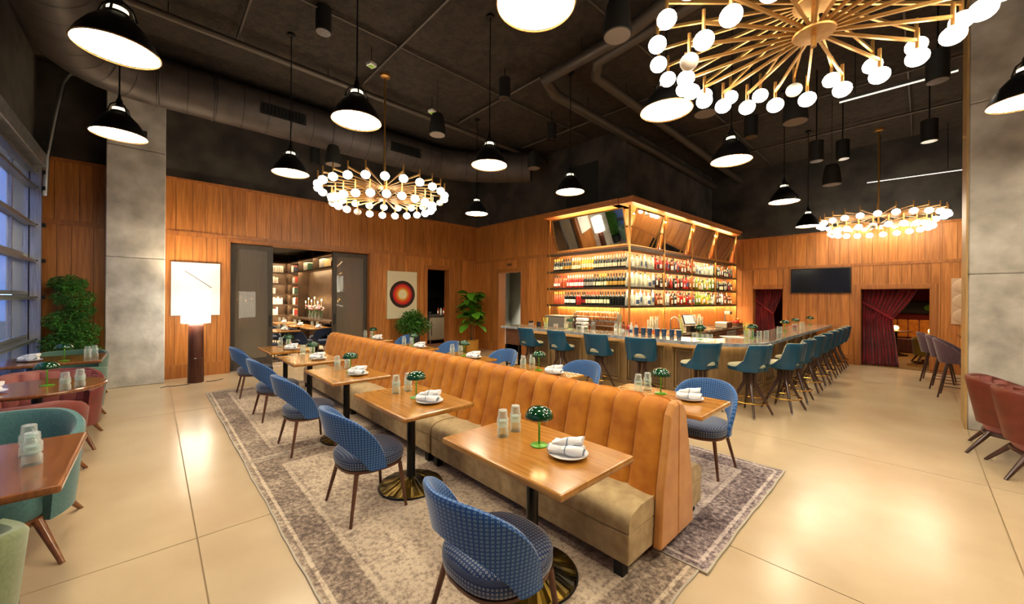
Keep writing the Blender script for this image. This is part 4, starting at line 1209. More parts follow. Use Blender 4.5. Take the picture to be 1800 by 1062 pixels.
t = thing('pos_terminal', 'dark angled point of sale screen on the back counter', 'till', (-3.72, 9.35, BC), -0.5)
obj('stand', MB().bx(-0.08, 0.08, -0.05, 0.12, 0, 0.16), 'plastic_black', t, bevel=0.01)
sc_ = obj('screen', MB().bx(-0.17, 0.17, -0.012, 0.012, -0.12, 0.12), 'plastic_black', t, (0.02, -0.06, 0.3), (-0.35, 0, pi / 2 + 0.15)); obj('display', MB().bx(-0.155, 0.155, -0.014, -0.0125, -0.105, 0.105), 'screen_glow', sc_)
t = thing('menu_stand', 'green and cream menu board leaning on the back counter', 'menu', (-3.72, 8.95, BC), 0.4)
obj('board', MB().bx(-0.015, 0.015, -0.14, 0.14, 0, 0.42), 'lime_fill', t, rot=(0, -0.2, 0)); obj('foot', MB().bx(-0.1, 0.05, -0.1, 0.1, 0, 0.02), 'plastic_black', t)
t = thing('receipt_printer', 'black receipt printer on the back counter', 'printer', (-3.68, 9.75, BC))
obj('printer_body', MB().bx(-0.1, 0.1, -0.12, 0.12, 0, 0.14), 'plastic_black', t, bevel=0.015); obj('paper_slot', MB().bx(-0.06, 0.06, -0.09, 0.09, 0.14, 0.15), 'plastic_grey', t)
t = thing('espresso_machine', 'silver machine with lever at the far end of the back counter', 'machine', (-3.7, 11.6, BC))
obj('machine_body', MB().bx(-0.16, 0.16, -0.22, 0.22, 0.0, 0.16), 'steel', t, bevel=0.02); obj('arm', MB().tube([(0, 0.1, 0.16), (0, 0.1, 0.42), (0.12, -0.05, 0.44)], 0.018, 8), 'steel', t); obj('head', MB().bx(0.05, 0.2, -0.13, 0.04, 0.38, 0.46), 'steel', t, bevel=0.01)
t = thing('fruit_basket', 'basket of orange red fruit at the far end of the back counter', 'basket', (-3.65, 12.6, BC))
obj('basket', MB().lathe([(0.12, 0), (0.2, 0.1), (0.19, 0.1), (0.001, 0.02)], 18), 'walnut', t)
tt = [(0, 0, 0.12), (0.09, 0.02, 0.12), (-0.09, 0.03, 0.12), (0.02, 0.1, 0.12), (0.0, -0.1, 0.12), (0.03, 0.0, 0.2)]
for i, q in enumerate(tt):
    o = obj('orange', MB().ball((0, 0, 0), 0.05, 10).tube([(0, 0, 0.048), (0, 0.003, 0.056)], 0.005, 5), 'orange_fill' if i % 2 else 'cork_red', None, (-3.65 + q[0], 12.6 + q[1], BC + q[2]), smooth=True)
    tag(o, ['central fruit', 'fruit on the bar side', 'fruit on the wall side', 'fruit at the back', 'fruit at the front', 'topmost fruit'][i] + ' in the back counter basket', 'fruit', 'fruit in the basket')
# ------------------------------------------------------------------ pendants
PZ = 3.52
def build_pendant():
    t = thing('pendant_lamp', 'pendant', 'lamp')
    prof = [(0.245, 0.0), (0.25, 0.004), (0.243, 0.02), (0.215, 0.085), (0.165, 0.165), (0.105, 0.235), (0.075, 0.262), (0.072, 0.275)]
    inner = [(0.068, 0.272), (0.1, 0.228), (0.16, 0.158), (0.209, 0.08), (0.238, 0.012)]
    s = obj('lamp_shade', MB().lathe(inner + [(0.241, 0.002)] + prof, 32), 'black_metal', t, smooth=True)
    obj('rim', MB().ring((0, 0, 0.0), 0.247, 0.006, 40, 6), 'brushed_brass', s, smooth=True)
    obj('diffuser', MB().lathe([(0.001, 0.008), (0.236, 0.008), (0.236, 0.012), (0.001, 0.012)], 32), 'bulb_disc', t)
    cp = MB().lathe([(0.06, 0.27), (0.06, 0.32), (0.03, 0.335), (0.02, 0.34)], 16)
    obj('socket_cap', cp, 'steel', t, smooth=True)
    obj('glow_ring', MB().lathe([(0.058, 0.262), (0.0615, 0.28), (0.0615, 0.31), (0.058, 0.315)], 16), 'leak_glow', t)  # emissive ring stands in for light leaking round the socket cap
    cg = MB()
    for k in range(4):
        a = k * pi / 2 + 0.4
        cg.tube([(0.115 * cos(a), 0.115 * sin(a), 0.235), (0.082 * cos(a), 0.082 * sin(a), 0.33), (0.03 * cos(a), 0.03 * sin(a), 0.375)], 0.008, 6)
    obj('bracket', cg, 'black_metal', t)
    obj('stem_cap', MB().lathe([(0.028, 0.34), (0.03, 0.40), (0.016, 0.43), (0.012, 0.47)], 12), 'black_metal', t, smooth=True)
    obj('cord', MB().tube([(0, 0, 0.46), (0, 0, CEIL - PZ - 0.03)], 0.008, 6), 'black_metal', t)
    obj('ceiling_cup', MB().lathe([(0.06, CEIL - PZ - 0.03), (0.06, CEIL - PZ), (0.001, CEIL - PZ)], 14), 'black_metal', t)
    return t
mk_pend = Maker(build_pendant)
PG = 'black dome pendants on a ceiling grid'
for x, y, l in ((-4.18, -0.21, 'big black dome pendant at the top left corner, nearest the window wall'), (-6.38, -0.3, 'black dome pendant hanging in front of the left concrete column'),
                (-6.5, 1.5, 'black dome pendant left of the nearest ring chandelier over the sliding doors'), (-4.08, 1.56, 'black dome pendant high above the middle of the banquette'),
                (-4.13, 3.43, 'black dome pendant right of the chandelier near the dark duct end'), (-4.17, 5.3, 'black dome pendant hanging just left of the bar canopy'),
                (-6.69, 5.2, 'small black dome pendant low over the fig tree corner'), (-1.67, 1.76, 'glowing dome pendant cut off by the top edge of the photo'),
                (-1.72, 5.64, 'dome pendant above the rounded corner of the bar'),
                (-1.74, 8.7, 'dome pendant above the middle of the long bar side'),
                (0.69, 5.91, 'dome pendant cut off at the right edge before the concrete column'),
                (-1.7, -0.25, 'added fill light dome pendant behind the camera near the window wall'), (0.8, 1.6, 'added fill light dome pendant behind the camera, first on the right'),  # unseen pendants from here to the list's end, added for fill light
                (0.8, 3.7, 'added fill light dome pendant behind the camera, second on the right'), (3.2, 1.6, 'added fill light dome pendant far behind the camera, near row'), (3.2, 4.6, 'added fill light dome pendant far behind the camera, middle row'),
                (3.2, 7.8, 'added fill light dome pendant right of the concrete column out of view'), (1.2, 10.6, 'added fill light dome pendant hidden behind the right concrete column')):
    mk_pend((x, y, PZ), random.uniform(0, 1), l, PG)

mk_pend((-1.85, 3.985, 3.67), 0.3, 'dome pendant half hidden by the globes of the big chandelier', PG, (1.06, 1.06, (CEIL - 3.67) / (CEIL - PZ)))
mk_pend((-1.76, 11.14, 3.39), 0.6, 'farthest dome pendant beside the far chandelier', PG, (0.95, 0.95, (CEIL - 3.39) / (CEIL - PZ)))

# ------------------------------------------------------------------ ring chandeliers
def build_chandelier():
    t = thing('ring_chandelier', 'chandelier', 'chandelier')
    hz = 0.0
    obj('rod', MB().tube([(0, 0, -0.32), (0, 0, CEIL - 3.62 - 0.02)], 0.017, 10), 'brushed_brass', t, smooth=True)
    obj('canopy', MB().lathe([(0.03, CEIL - 3.62 - 0.07), (0.085, CEIL - 3.62 - 0.05), (0.09, CEIL - 3.62), (0.001, CEIL - 3.62)], 20), 'brushed_brass', t, smooth=True)
    r = random.Random(2)
    gm = MB().ball((0, 0, 0), 0.068, 18, sc=(1, 1, 0.9)).mesh('globe', ['globe_glow'], True)
    go = MB().ball((0, 0, 0), 0.068, 18, sc=(1, 1, 0.9)).mesh('globe', ['globe_off'], True)
    sm = MB().tube([(0, 0, -0.075), (0, 0, 0.09)], 0.013, 8).mesh('stem', ['brushed_brass'], True)
    off = {(0, 5), (1, 11), (1, 15)}
    for tier_, (z, R, N, ph) in enumerate(((0.0, 1.06, 24, 0.0), (-0.21, 0.84, 22, 0.08))):
        obj('hub', MB().lathe([(0.02, z - 0.025), (0.125, z - 0.022), (0.13, z - 0.01), (0.05, z + 0.012), (0.02, z + 0.02)], 24), 'brushed_brass', t, smooth=True)
        am = MB().bar((0.06, 0, 0), (R - 0.008, 0, 0), 0.016, 0.022).mesh('arm', ['brushed_brass'])
        for k in range(N):
            a = 2 * pi * k / N + ph
            o = bpy.data.objects.new('arm', am); COL.objects.link(o); o.parent = t; o.location = (0, 0, z); o.rotation_euler = (0, 0, a)
            s = bpy.data.objects.new('stem', sm); COL.objects.link(s); s.parent = t; s.location = (R * cos(a), R * sin(a), z)
            g = bpy.data.objects.new('globe', go if (tier_, k) in off else gm); COL.objects.link(g); g.parent = t; g.location = (R * cos(a), R * sin(a), z - 0.125)
    return t
mk_ch = Maker(build_chandelier)
CG = 'brass ring chandeliers'
mk_ch((-6.5, 2.98, 3.62), 0.1, 'brass ring chandelier of glowing globes over the left tables', CG)
mk_ch((-0.52, 3.46, 3.80), 0.55, 'large brass ring chandelier filling the top right of the photo', CG, )
mk_ch((-0.62, 12.15, 3.62), 0.3, 'far brass ring chandelier beyond the bar near the right column', CG)

# ------------------------------------------------------------------ ducts and pipes
def duct(label, pts, r, n_ribs=0):
    t = thing('air_duct', label, 'duct', (0, 0, 0))
    obj('duct_skin', MB().tube(pts, r, 28), 'duct_black', t, smooth=True)
    # spiral seams at even steps
    P = [Vector(p) for p in pts]; step = 0.38; acc = 0.0; nxt = 0.2
    for a, b in zip(P[:-1], P[1:]):
        L = (b - a).length; d = (b - a).normalized()
        while nxt <= acc + L:
            c = a + d * (nxt - acc)
            q = MB(); side = d.cross(Vector((0, 0, 1))).normalized(); up = side.cross(d)
            ring0 = [c + (side * cos(2 * pi * k / 28) + up * sin(2 * pi * k / 28)) * (r + 0.004) - d * 0.006 for k in range(28)]
            ring1 = [v + d * 0.012 for v in ring0]
            q.loft([ring0, ring1], cap=False)
            obj('seam_band', q, 'black_paint', t)
            nxt += step
        acc += L
    return t
arc = [(-8.55 + 0.75 * (1 - sin(a)) , 0.15 - 0.75 * (1 - 0) + 0.75 * (1 - cos(a)) , 5.16) for a in []]
el = [(-7.75 - 0.8 * sin(a), -0.88 + 0.8 * (1 - cos(a)), 5.16) for a in [radians(t) for t in (0, 18, 36, 54, 72, 90)]]
main_d = duct('long black round duct bending from the window wall along the wood wall', [(2.5, -0.88, 5.16), (-3.0, -0.88, 5.16)] + el + [(-8.55, 1.5, 5.16), (-8.55, 3.5, 5.16), (-8.55, 5.2, 5.16)] + [(-8.4, 5.7, 5.15), (-8.1, 6.15, 5.13), (-7.7, 6.5, 5.1), (-6.9, 7.15, 5.06)], 0.38)
for y in (1.4, 3.9):
    g = MB().bx(-8.19, -8.165, y, y + 0.75, 4.99, 5.2)
    gr = obj('air_grille', g, 'black_paint', main_d)
    for k in range(12): obj('louvre', MB().bx(-8.167, -8.155, y + 0.04 + k * 0.058, y + 0.065 + k * 0.058, 5.01, 5.18), 'black_metal', gr)
for x, y in ((-8.55, 0.05), (-8.55, 0.75)):
    obj('hanger_strap', MB().ring((0, 0, 0), 0.386, 0.006, 36, 4), 'steel', main_d, (x, y, 5.16), (pi / 2, 0, 0))
def pipe(name, label, pts, r, mt='conduit_grey', cat='pipe', clamps=True):
    t = thing(name, label, cat)
    obj('run', MB().tube(pts, r, 10), mt, t, smooth=True)
    if clamps:
        for a, b in zip(pts[:-1], pts[1:]):
            a, b = Vector(a), Vector(b); L = (b - a).length; k = max(1, int(L / 1.9))
            for i in range(k):
                c = a + (b - a) * ((i + 0.5) / k)
                if c.z < CEIL - 0.02: obj('hanger', MB().tube([c, (c.x, c.y, CEIL)], 0.006, 5), 'black_metal', t)
    return t
ZP = 5.3
pipe('drain_pipe', 'thick dark pipe running along the bar ceiling to the core wall', [(0.6, 3.9, ZP), (-2.76, 4.71, ZP), (-4.25, 4.72, ZP), (-4.45, 5.2, ZP), (-4.5, 13.2, ZP)], 0.095)
pipe('drain_pipe', 'second thick dark pipe beside the first over the bar', [(0.9, 4.6, ZP + 0.02), (-3.4, 4.98, ZP + 0.02), (-3.65, 5.3, ZP + 0.02), (-3.75, 13.2, ZP + 0.02)], 0.085)
pipe('sprinkler_main', 'long dark sprinkler main parallel to the black duct', [(-6.9, -0.9, 5.42), (-7.0, 3.2, 5.42), (-7.05, 7.85, 5.42)], 0.05)
for i, y in enumerate((0.9, 2.75, 4.9, 6.9, 9.2, 11.3)):
    pipe('conduit', ['thin ceiling conduit crossing above the near tables', 'thin ceiling conduit above the nearest chandelier', 'thin ceiling conduit crossing above the banquette end', 'thin ceiling conduit crossing above the bar front',
                     'thin ceiling conduit above the long bar', 'thin ceiling conduit near the far wood wall'][i], [(-7.0 if i < 4 else -4.5, y, 5.53), (2.5, y + 0.05, 5.53)], 0.022, clamps=False)
for i, x in enumerate((-5.6, -3.0, -0.2)):
    pipe('conduit', ['thin lengthwise ceiling conduit above the left pendants', 'thin lengthwise ceiling conduit above the banquette', 'thin lengthwise ceiling conduit over the right aisle'][i], [(x, -1.3, 5.57), (x + 0.1, 7.8 if x < -4 else 13.0, 5.57)], 0.018, clamps=False)

# pendant loudspeakers
def build_speaker():
    t = thing('hanging_speaker', 'speaker', 'speaker')
    obj('housing', MB().lathe([(0.14, 0.0), (0.148, 0.006), (0.145, 0.1), (0.12, 0.3), (0.095, 0.37), (0.05, 0.39), (0.001, 0.392)], 24), 'speaker_black', t, smooth=True)
    obj('grille', MB().lathe([(0.001, -0.003), (0.136, -0.003), (0.138, 0.002)], 24), 'speaker_grille', t)
    return t
mk_sp = Maker(build_speaker); HANG = []
for x, y, z, l in ((-6.0, 3.75, 4.62, 'black hanging speaker above the nearest chandelier'), (-6.0, 6.3, 4.62, 'black hanging speaker beside the duct end'), (-8.0, 2.6, 4.3, 'black hanging speaker hidden behind the left chandelier'),
                   (-2.2, 3.58, 4.45, 'large black hanging speaker left of the big chandelier'), (-1.15, 6.35, 4.08, 'black hanging speaker below the big chandelier'), (-1.12, 9.35, 3.85, 'black hanging speaker left of the far chandelier rod'),
                   (-2.0, 5.5, 4.2, 'hanging speaker showing only its grille under the big chandelier')):
    q = mk_sp((x, y, z), 0, l, 'hanging speakers'); HANG.append((q, 0.39, CEIL - z, 0.004, 'cable'))
# surface downlights
def build_can():
    t = thing('can_downlight', 'can', 'downlight')
    obj('can', MB().lathe([(0.095, 0.0), (0.1, 0.004), (0.1, 0.34), (0.001, 0.342)], 20), 'black_paint', t, smooth=True)
    obj('reflector', MB().lathe([(0.001, 0.05), (0.05, 0.045), (0.092, 0.0)], 20), 'steel', t, smooth=True)
    obj('lens', MB().lathe([(0.001, 0.04), (0.04, 0.04), (0.04, 0.044)], 14), 'can_glow', t)
    l = bpy.data.lights.new('can_spot', 'SPOT'); l.energy = 130; l.color = (1.0, 0.84, 0.62); l.spot_size = radians(120); l.spot_blend = 0.9; l.shadow_soft_size = 0.05
    o = bpy.data.objects.new('spot', l); COL.objects.link(o); o.parent = t; o.location = (0, 0, 0.03)
    return t
mk_can = Maker(build_can)
for x, y, z, l in ((-5.6, 1.68, 5.28, 'black can downlight near the top between two pendants'), (-4.9, 4.4, 5.1, 'black can downlight in the middle of the ceiling'), (-5.3, 6.1, 5.0, 'black can downlight over the bar left end'),
                   (0.15, 6.6, 4.2, 'black can downlight close to the right column, upper one'), (0.12, 9.0, 4.2, 'black can downlight close to the right column, lower one'), (-1.9, 7.2, 4.35, 'black can downlight behind the corner pendant'),
                   (-1.2, 8.3, 4.05, 'black can downlight over the right aisle'), (-0.95, 9.2, 4.25, 'black can downlight near the far chandelier rod'), (-8.6, 6.6, 4.6, 'black can downlight before the fig tree wall'), (-9.2, 2.6, 4.62, 'black can downlight under the duct before the library doors')):
    z = min(z, CEIL - 0.34); q = mk_can((x, y, z), 0, l, 'can downlights'); HANG.append((q, 0.335, CEIL - z, 0.01, 'stem'))
for q, z0, z1, r, nm in HANG:
    obj(nm, MB().tube([(0, 0, z0), (0, 0, max(z1, z0 + 0.01))], r, 6), 'black_metal', q)
# linear track lights
for i, (p, q, l) in enumerate((((-0.84, 7.72, 4.75), (0.36, 7.77, 4.75), 'white linear track light across the ceiling before the column'), ((-0.85, 12.6, 4.55), (0.68, 12.8, 4.55), 'white linear track light near the far wall'))):
    t = thing('track_light', l, 'light')
    obj('track', MB().bar(p, q, 0.05, 0.05), 'steel', t); obj('lens', MB().bar((p[0], p[1], p[2] - 0.03), (q[0], q[1], q[2] - 0.03), 0.03, 0.012), 'can_glow', t)
    for k in (0.15, 0.85):
        c = Vector(p).lerp(Vector(q), k); obj('hanger', MB().tube([c, (c.x, c.y, CEIL)], 0.006, 5), 'black_metal', t)
for x, y, l in ((-5.95, 2.5, 'small white ceiling sensor with green face left of the chandelier rod'), (-6.6, 4.0, 'small white ceiling sensor with green face right of the chandelier rod')):
    t = thing('ceiling_sensor', l, 'sensor', (x, y, CEIL - 0.3), 0.3)
    obj('box', MB().bx(-0.06, 0.06, -0.06, 0.06, 0, 0.05), 'sensor_white', t, bevel=0.006); obj('face', MB().bx(-0.035, 0.035, -0.035, 0.035, -0.004, 0.0), 'sensor_green', t); obj('rod', MB().tube([(0, 0, 0.05), (0, 0, 0.3)], 0.006, 5), 'black_metal', t)
# ------------------------------------------------------------------ tub chairs and tables by the windows
def build_tub(out, ins, legm, w_=0.34, d_=0.32, topz=0.76, armz=0.62, flutes=0, phm=128, taper=0.045, lift=0.0):
    t = thing('tub_chair', 'tub', 'armchair')
    rings = [[(x, y + 0.02, z) for x, y, z in super_ring(w_ * 0.84 * k, d_ * 0.9 * k, z0, 28, 2.8)] for z0, k in ((0.25, 0.95), (0.27, 1.0), (0.40, 1.0), (0.435, 0.95), (0.448, 0.8), (0.45, 0.02))]
    obj('seat', MB().loft(rings), ins, t, smooth=True)
    def top(p):
        q = min(1, max(0, p - 35) / 90); return topz - (topz - armz) * (q * q * (3 - 2 * q))
    def bot(p): return 0.22 + lift
    def lean(p, z): return taper * (z - 0.22) / 0.5 - (taper - 0.045)
    obj('shell', shell(w_, d_, phm, top, bot, lean, 0.06, 44), out, t, smooth=True)
    if flutes:
        for k in range(flutes):
            a0 = radians(-100 + 200 * k / flutes + 0.6); a1 = radians(-100 + 200 * (k + 1) / flutes - 0.6)
            mb = MB(); rr_ = []
            for j in range(7):
                z = 0.44 + (top(abs(math.degrees((a0 + a1) / 2))) - 0.44) * j / 6
                kk = lean(0, z); ring = []
                for i in range(7):
                    a = a0 + (a1 - a0) * i / 6; b = 0.028 * sqrt(max(0, 1 - (i / 3 - 1) ** 2)) * (1 if 0 < j < 6 else 0.6)
                    ring.append(((w_ + kk - 0.03 - b) * sin(a), -(d_ + kk - 0.03 - b) * cos(a), z))
                ring += [((w_ + kk - 0.022) * sin(a1), -(d_ + kk - 0.022) * cos(a1), z), ((w_ + kk - 0.022) * sin(a0), -(d_ + kk - 0.022) * cos(a0), z)]
                rr_.append(ring)
            mb.loft(rr_); obj('back_channel', mb, ins, t, smooth=True)
    for sx, sy in ((-1, -1), (1, -1), (-1, 1), (1, 1)):
        obj('leg', MB().tube([(sx * (w_ - 0.1), sy * (d_ - 0.1), 0.24), (sx * (w_ + 0.02), sy * (d_ + 0.06), 0.0)], [0.026, 0.014], 10), legm, t, smooth=True)
    obj('seat_ring', MB().loft([[(x, y + 0.01, z) for x, y, z in super_ring(w_ * 0.9 * k, d_ * 0.92 * k, z0, 28, 2.6)] for z0, k in ((0.205, 0.95), (0.225, 1.0), (0.25, 0.98))]), legm, t, smooth=True)
    return t
mk_teal = Maker(lambda: build_tub('teal_wool', 'teal_wool', 'tabletop_dark', 0.36, 0.36, 0.80, 0.68))
mk_green = Maker(lambda: build_tub('green_wool', 'green_wool', 'tabletop_dark', 0.36, 0.36, 0.74, 0.66))
mk_olive = Maker(lambda: build_tub('olive_wool', 'olive_wool', 'tabletop_dark', 0.36, 0.36, 0.80, 0.68))
mk_rose = Maker(lambda: build_tub('rose_leather', 'rose_inside', 'tabletop_dark', 0.38, 0.34, 0.78, 0.60, flutes=9))
mk_rust = Maker(lambda: build_tub('rust_leather', 'rose_inside', 'dark_leg', 0.28, 0.28, 0.80, 0.66, flutes=9, taper=0.09, lift=0.10))
H = pi / 2
AG = 'upholstered tub chairs by the windows'
mk_teal((-4.02, -0.78, 0), -H, 'teal wool tub chair tucked behind the nearest window table', AG)
mk_olive((-2.4, -0.79, 0), H, 'olive green tub chair at the bottom left corner, seen from behind', AG)
mk_rose((-6.42, -0.85, 0), -H, 'rose leather channelled tub chair behind the round table', AG)
mk_rose((-5.05, -0.86, 0), H, 'rose leather tub chair before the round table with its back to the camera', AG)
mk_green((-7.34, -0.86, 0), H, 'dark green tub chair between the round table and far window table', AG)
mk_green((-9.05, -0.95, 0), -H, 'green tub chair beyond the far window table under the tree', AG)
mk_tabw = Maker(table_builder(rect_top(0.98, 0.95), 'tabletop_dark'))
mk_tabr = Maker(table_builder(lambda: MB().lathe([(0.46, 0.722), (0.475, 0.735), (0.475, 0.755), (0.465, 0.76), (0.001, 0.76)], 48), 'tabletop_dark'))
WG = 'dark wood tables by the windows'
mk_tabw((-3.24, -0.785, 0), 0, 'dark wood table at the left edge nearest the camera', WG)
mk_tabr((-5.86, -0.82, 0), 0, 'round dark wood table between two rose leather chairs', WG)
mk_tabw((-8.2, -0.99, 0), 0, 'far dark wood window table near the concrete column', WG)
setting((-3.3, -1.15), (-3.42, -0.80), [(-3.18, -0.46), (-3.38, -0.5)], 'nearest window table')
setting((-5.72, -1.08), (-5.87, -0.76), [(-5.48, -0.6), (-5.62, -0.52)], 'round window table', rz=0.8)
setting((-8.15, -1.2), (-7.95, -0.88), [(-8.1, -0.68), (-8.2, -0.62)], 'far window table', rz=0.8)
# right hand side: rust chairs by the column, plum high chairs near the far wall
mk_rust((0.74, 6.74, 0), -H - 0.1, 'rust leather tub chair by the right column, farther one', 'rust leather chairs')
mk_rust((0.87, 6.10, 0), -H + 0.12, 'rust leather tub chair at the right edge, nearer one', 'rust leather chairs')
mk_tabw((1.75, 6.45, 0), 0.4, 'dark table at the right edge beside the rust leather chairs', WG)
def build_high():
    t = thing('high_chair', 'high chair', 'bar stool')
    rings = [[(x, y, z) for x, y, z in super_ring(0.21 * k, 0.2 * k, z0, 24, 2.5)] for z0, k in ((0.60, 0.92), (0.62, 1.0), (0.67, 1.0), (0.69, 0.9), (0.695, 0.02))]
    obj('seat', MB().loft(rings), 'plum_fabric', t, smooth=True)
    def top(p): q = min(1, p / 120); return 0.66 + 0.34 * (1 - q * q)
    obj('backrest', shell(0.23, 0.22, 120, top, lambda p: 0.60, lambda p, z: 0.08 * (z - 0.6) / 0.4, 0.035, 32), 'plum_fabric', t, smooth=True)
    for sx, sy in ((-1, -1), (1, -1), (-1, 1), (1, 1)):
        obj('leg', MB().tube([(sx * 0.14, sy * 0.13, 0.60), (sx * 0.23, sy * 0.23, 0.0)], [0.018, 0.012], 8), 'dark_leg', t, smooth=True)
    fr = MB()
    for a, b in (((-1, -1), (1, -1)), ((1, -1), (1, 1)), ((1, 1), (-1, 1)), ((-1, 1), (-1, -1))): fr.tube([(a[0] * 0.2, a[1] * 0.197, 0.2), (b[0] * 0.2, b[1] * 0.197, 0.2)], 0.007, 6)
    obj('foot_rail', fr, 'dark_leg', t)
    return t
mk_high = Maker(build_high)
for x, y, l in ((0.30, 11.75, 'plum high chair nearest the curtained doorway'), (0.42, 10.9, 'middle plum high chair before the right column'), (0.50, 10.05, 'plum high chair mostly hidden by the right column')): mk_high((x, y, 0), -H - 0.1, l, 'plum high chairs')
t = thing('high_table', 'dark high table behind the right column', 'table', (0.98, 11.2, 0))
obj('tabletop', MB().bx(-0.4, 0.4, -1.1, 1.1, 0.93, 0.97), 'tabletop_dark', t, bevel=0.01)
for y in (-0.8, 0.8): obj('leg', MB().bx(-0.05, 0.05, y - 0.05, y + 0.05, 0, 0.93), 'black_metal', t)
jar(0.72, 11.3, 0.97, 'small red votive on the high table', 0.04, 0.06, fill='cork_red', name='votive', cat='candle')

# ------------------------------------------------------------------ floor lamp and wall art
t = thing('floor_lamp', 'big floor lamp with dark wooden cylinder base and white drum shade', 'lamp', (-9.5, 0.60, 0))
obj('base', MB().lathe([(0.125, 0), (0.127, 0.01), (0.12, 0.5), (0.115, 1.15), (0.11, 1.16), (0.001, 1.16)], 32), 'lampbase_wood', t, smooth=True)
obj('base_seam', MB().ring((0, 0, 0.47), 0.121, 0.004, 32, 4), 'dark_leg', t)
obj('lamp_shade', MB().lathe([(0.222, 1.14), (0.222, 1.78), (0.216, 1.78), (0.216, 1.14)], 40), 'shade_glow', t, smooth=True)
obj('bulb', MB().ball((0, 0, 1.42), 0.07, 12).tube([(0, 0, 1.16), (0, 0, 1.36)], 0.02, 8), 'bulb_disc', t)
l = bpy.data.lights.new('bulb_light', 'POINT'); l.energy = 45; l.color = (1.0, 0.74, 0.42); l.shadow_soft_size = 0.08
o = bpy.data.objects.new('bulb_light', l); COL.objects.link(o); o.parent = t; o.location = (0, 0, 1.55)
cpts = [(0.16, -0.1, 0.006), (0.2, -0.3, 0.006), (0.12, -0.42, 0.006), (0.24, -0.5, 0.006)]
obj('power_cord', MB().tube(cpts, 0.006, 6), 'black_paint', t)
obj('power_cord', MB().tube([(0.1, 0.15, 0.006), (0.12, 0.3, 0.006), (0.0, 0.42, 0.006)], 0.006, 6), 'black_paint', t)
t = thing('line_painting', 'white square canvas with one thin diagonal line on wood wall', 'painting', (WX + 0.027, 0.64, 1.80))
obj('canvas', MB().bx(0, 0.04, -0.39, 0.39, -0.54, 0.54), 'canvas_white', t, bevel=0.004)
obj('drawn_line', MB().bar((0.041, -0.18, 0.365), (0.041, 0.25, 0.03), 0.002, 0.012), 'lampbase_wood', t)
t = thing('ring_painting', 'cream canvas with concentric rings of brown, red, orange and yellow', 'painting', (WX + 0.027, 5.21, 1.73))
obj('canvas', MB().bx(0, 0.045, -0.46, 0.46, -0.675, 0.675), 'canvas_cream', t, bevel=0.004)
for i, (r, c) in enumerate(((0.39, '3a2119'), (0.295, 'c81f2a'), (0.25, 'd8451f'), (0.205, 'df7423'), (0.165, 'e8a63c'), (0.13, 'e3d6a8'))):
    mat('ring_%d' % i, c, rough=0.8)
    obj('ring', MB().lathe([(r, 0.0), (r, 0.002), (0.001, 0.002)], 48, sx=1.0, sy=1.0), 'ring_%d' % i, t, (0.0452 + 0.0012 * i, 0, 0.02), (0, pi / 2, 0))
t = thing('relief_art', 'cream sculpted wall relief of rounded scrolls beside the column', 'artwork', (0.86, NY - 0.025, 1.66))
obj('backing', MB().bx(-0.33, 0.33, -0.03, 0.0, -0.52, 0.52), 'sculpt_cream', t)
for k in range(3):
    for s in range(5):
        z = 0.34 - 0.34 * k
        obj('scroll', MB().ball((-0.08 + 0.05 * s, -0.03 - 0.004 * s, z), 0.24 - 0.045 * s, 20, sc=(1.0, 0.12, 0.75)), 'sculpt_cream', t, smooth=True)
t = thing('television', 'black wall television between the two curtained doorways', 'television', (-1.82, NY - 0.03, 2.195))
obj('bezel', MB().bx(-0.64, 0.64, -0.06, 0.0, -0.335, 0.335), 'tv_bezel', t, bevel=0.006); obj('screen', MB().bx(-0.62, 0.62, -0.063, -0.06, -0.315, 0.315), 'tv_black', t)
t = thing('door_plaque', 'small oval plaque above the doorway in the bar end wall', 'sign', (-8.5, W2Y - 0.03, 2.68))
obj('plate', MB().lathe([(0.11, 0), (0.11, 0.012), (0.001, 0.014)], 20, sy=0.4), 'walnut', t, rot=(pi / 2, 0, 0))

# ------------------------------------------------------------------ plants
def leaf_mesh(L, W, nseg=4, curl=0.25, fold=0.15):
    mb = MB(); vs = []; fs = []
    for i in range(nseg + 1):
        u = i / nseg; w_ = W * sin(pi * min(1, u * 0.93 + 0.05)) ** 0.7
        y = L * u; z = -curl * L * u * u
        vs += [(-w_ / 2, y, z + fold * w_), (0, y, z), (w_ / 2, y, z + fold * w_)]
    for i in range(nseg):
        a = i * 3
        fs += [(a, a + 1, a + 4, a + 3), (a + 1, a + 2, a + 5, a + 4)]
    mb.add(vs, fs); return mb
def scatter_leaves(mb, c, R, n, L, W, rnd, shape=(1, 1, 1)):
    base = leaf_mesh(L, W, 2)
    for _ in range(n):
        while True:
            p = Vector((rnd.uniform(-1, 1), rnd.uniform(-1, 1), rnd.uniform(-1, 1)))
            if 0.25 < p.length < 1: break
        pos = Vector((c[0] + p.x * R * shape[0], c[1] + p.y * R * shape[1], c[2] + p.z * R * shape[2]))
        d = (Vector((p.x, p.y, p.z * 0.5 - 0.15)).normalized() * 0.7 + Vector((rnd.uniform(-1, 1), rnd.uniform(-1, 1), rnd.uniform(-0.7, 0.7)))).normalized()
        M = Matrix.Translation(pos) @ d.to_track_quat('Y', 'Z').to_matrix().to_4x4() @ Matrix.Rotation(rnd.uniform(-1, 1), 4, 'Y') @ Matrix.Scale(rnd.uniform(0.7, 1.3), 4)
        mb.add([M @ Vector(v) for v in base.v], base.f)
rp = random.Random(11)
t = thing('leafy_tree', 'tall fine leaved tree in the corner between window and column', 'tree', (-9.86, -1.03, 0))
trunk = MB().tube([(0, 0, 0.3), (0.03, 0.02, 0.8), (-0.02, 0.0, 1.3), (0.02, 0.03, 1.9)], [0.03, 0.026, 0.02, 0.012], 8)
obj('trunk', trunk, 'bark', t, smooth=True)
fol = MB()
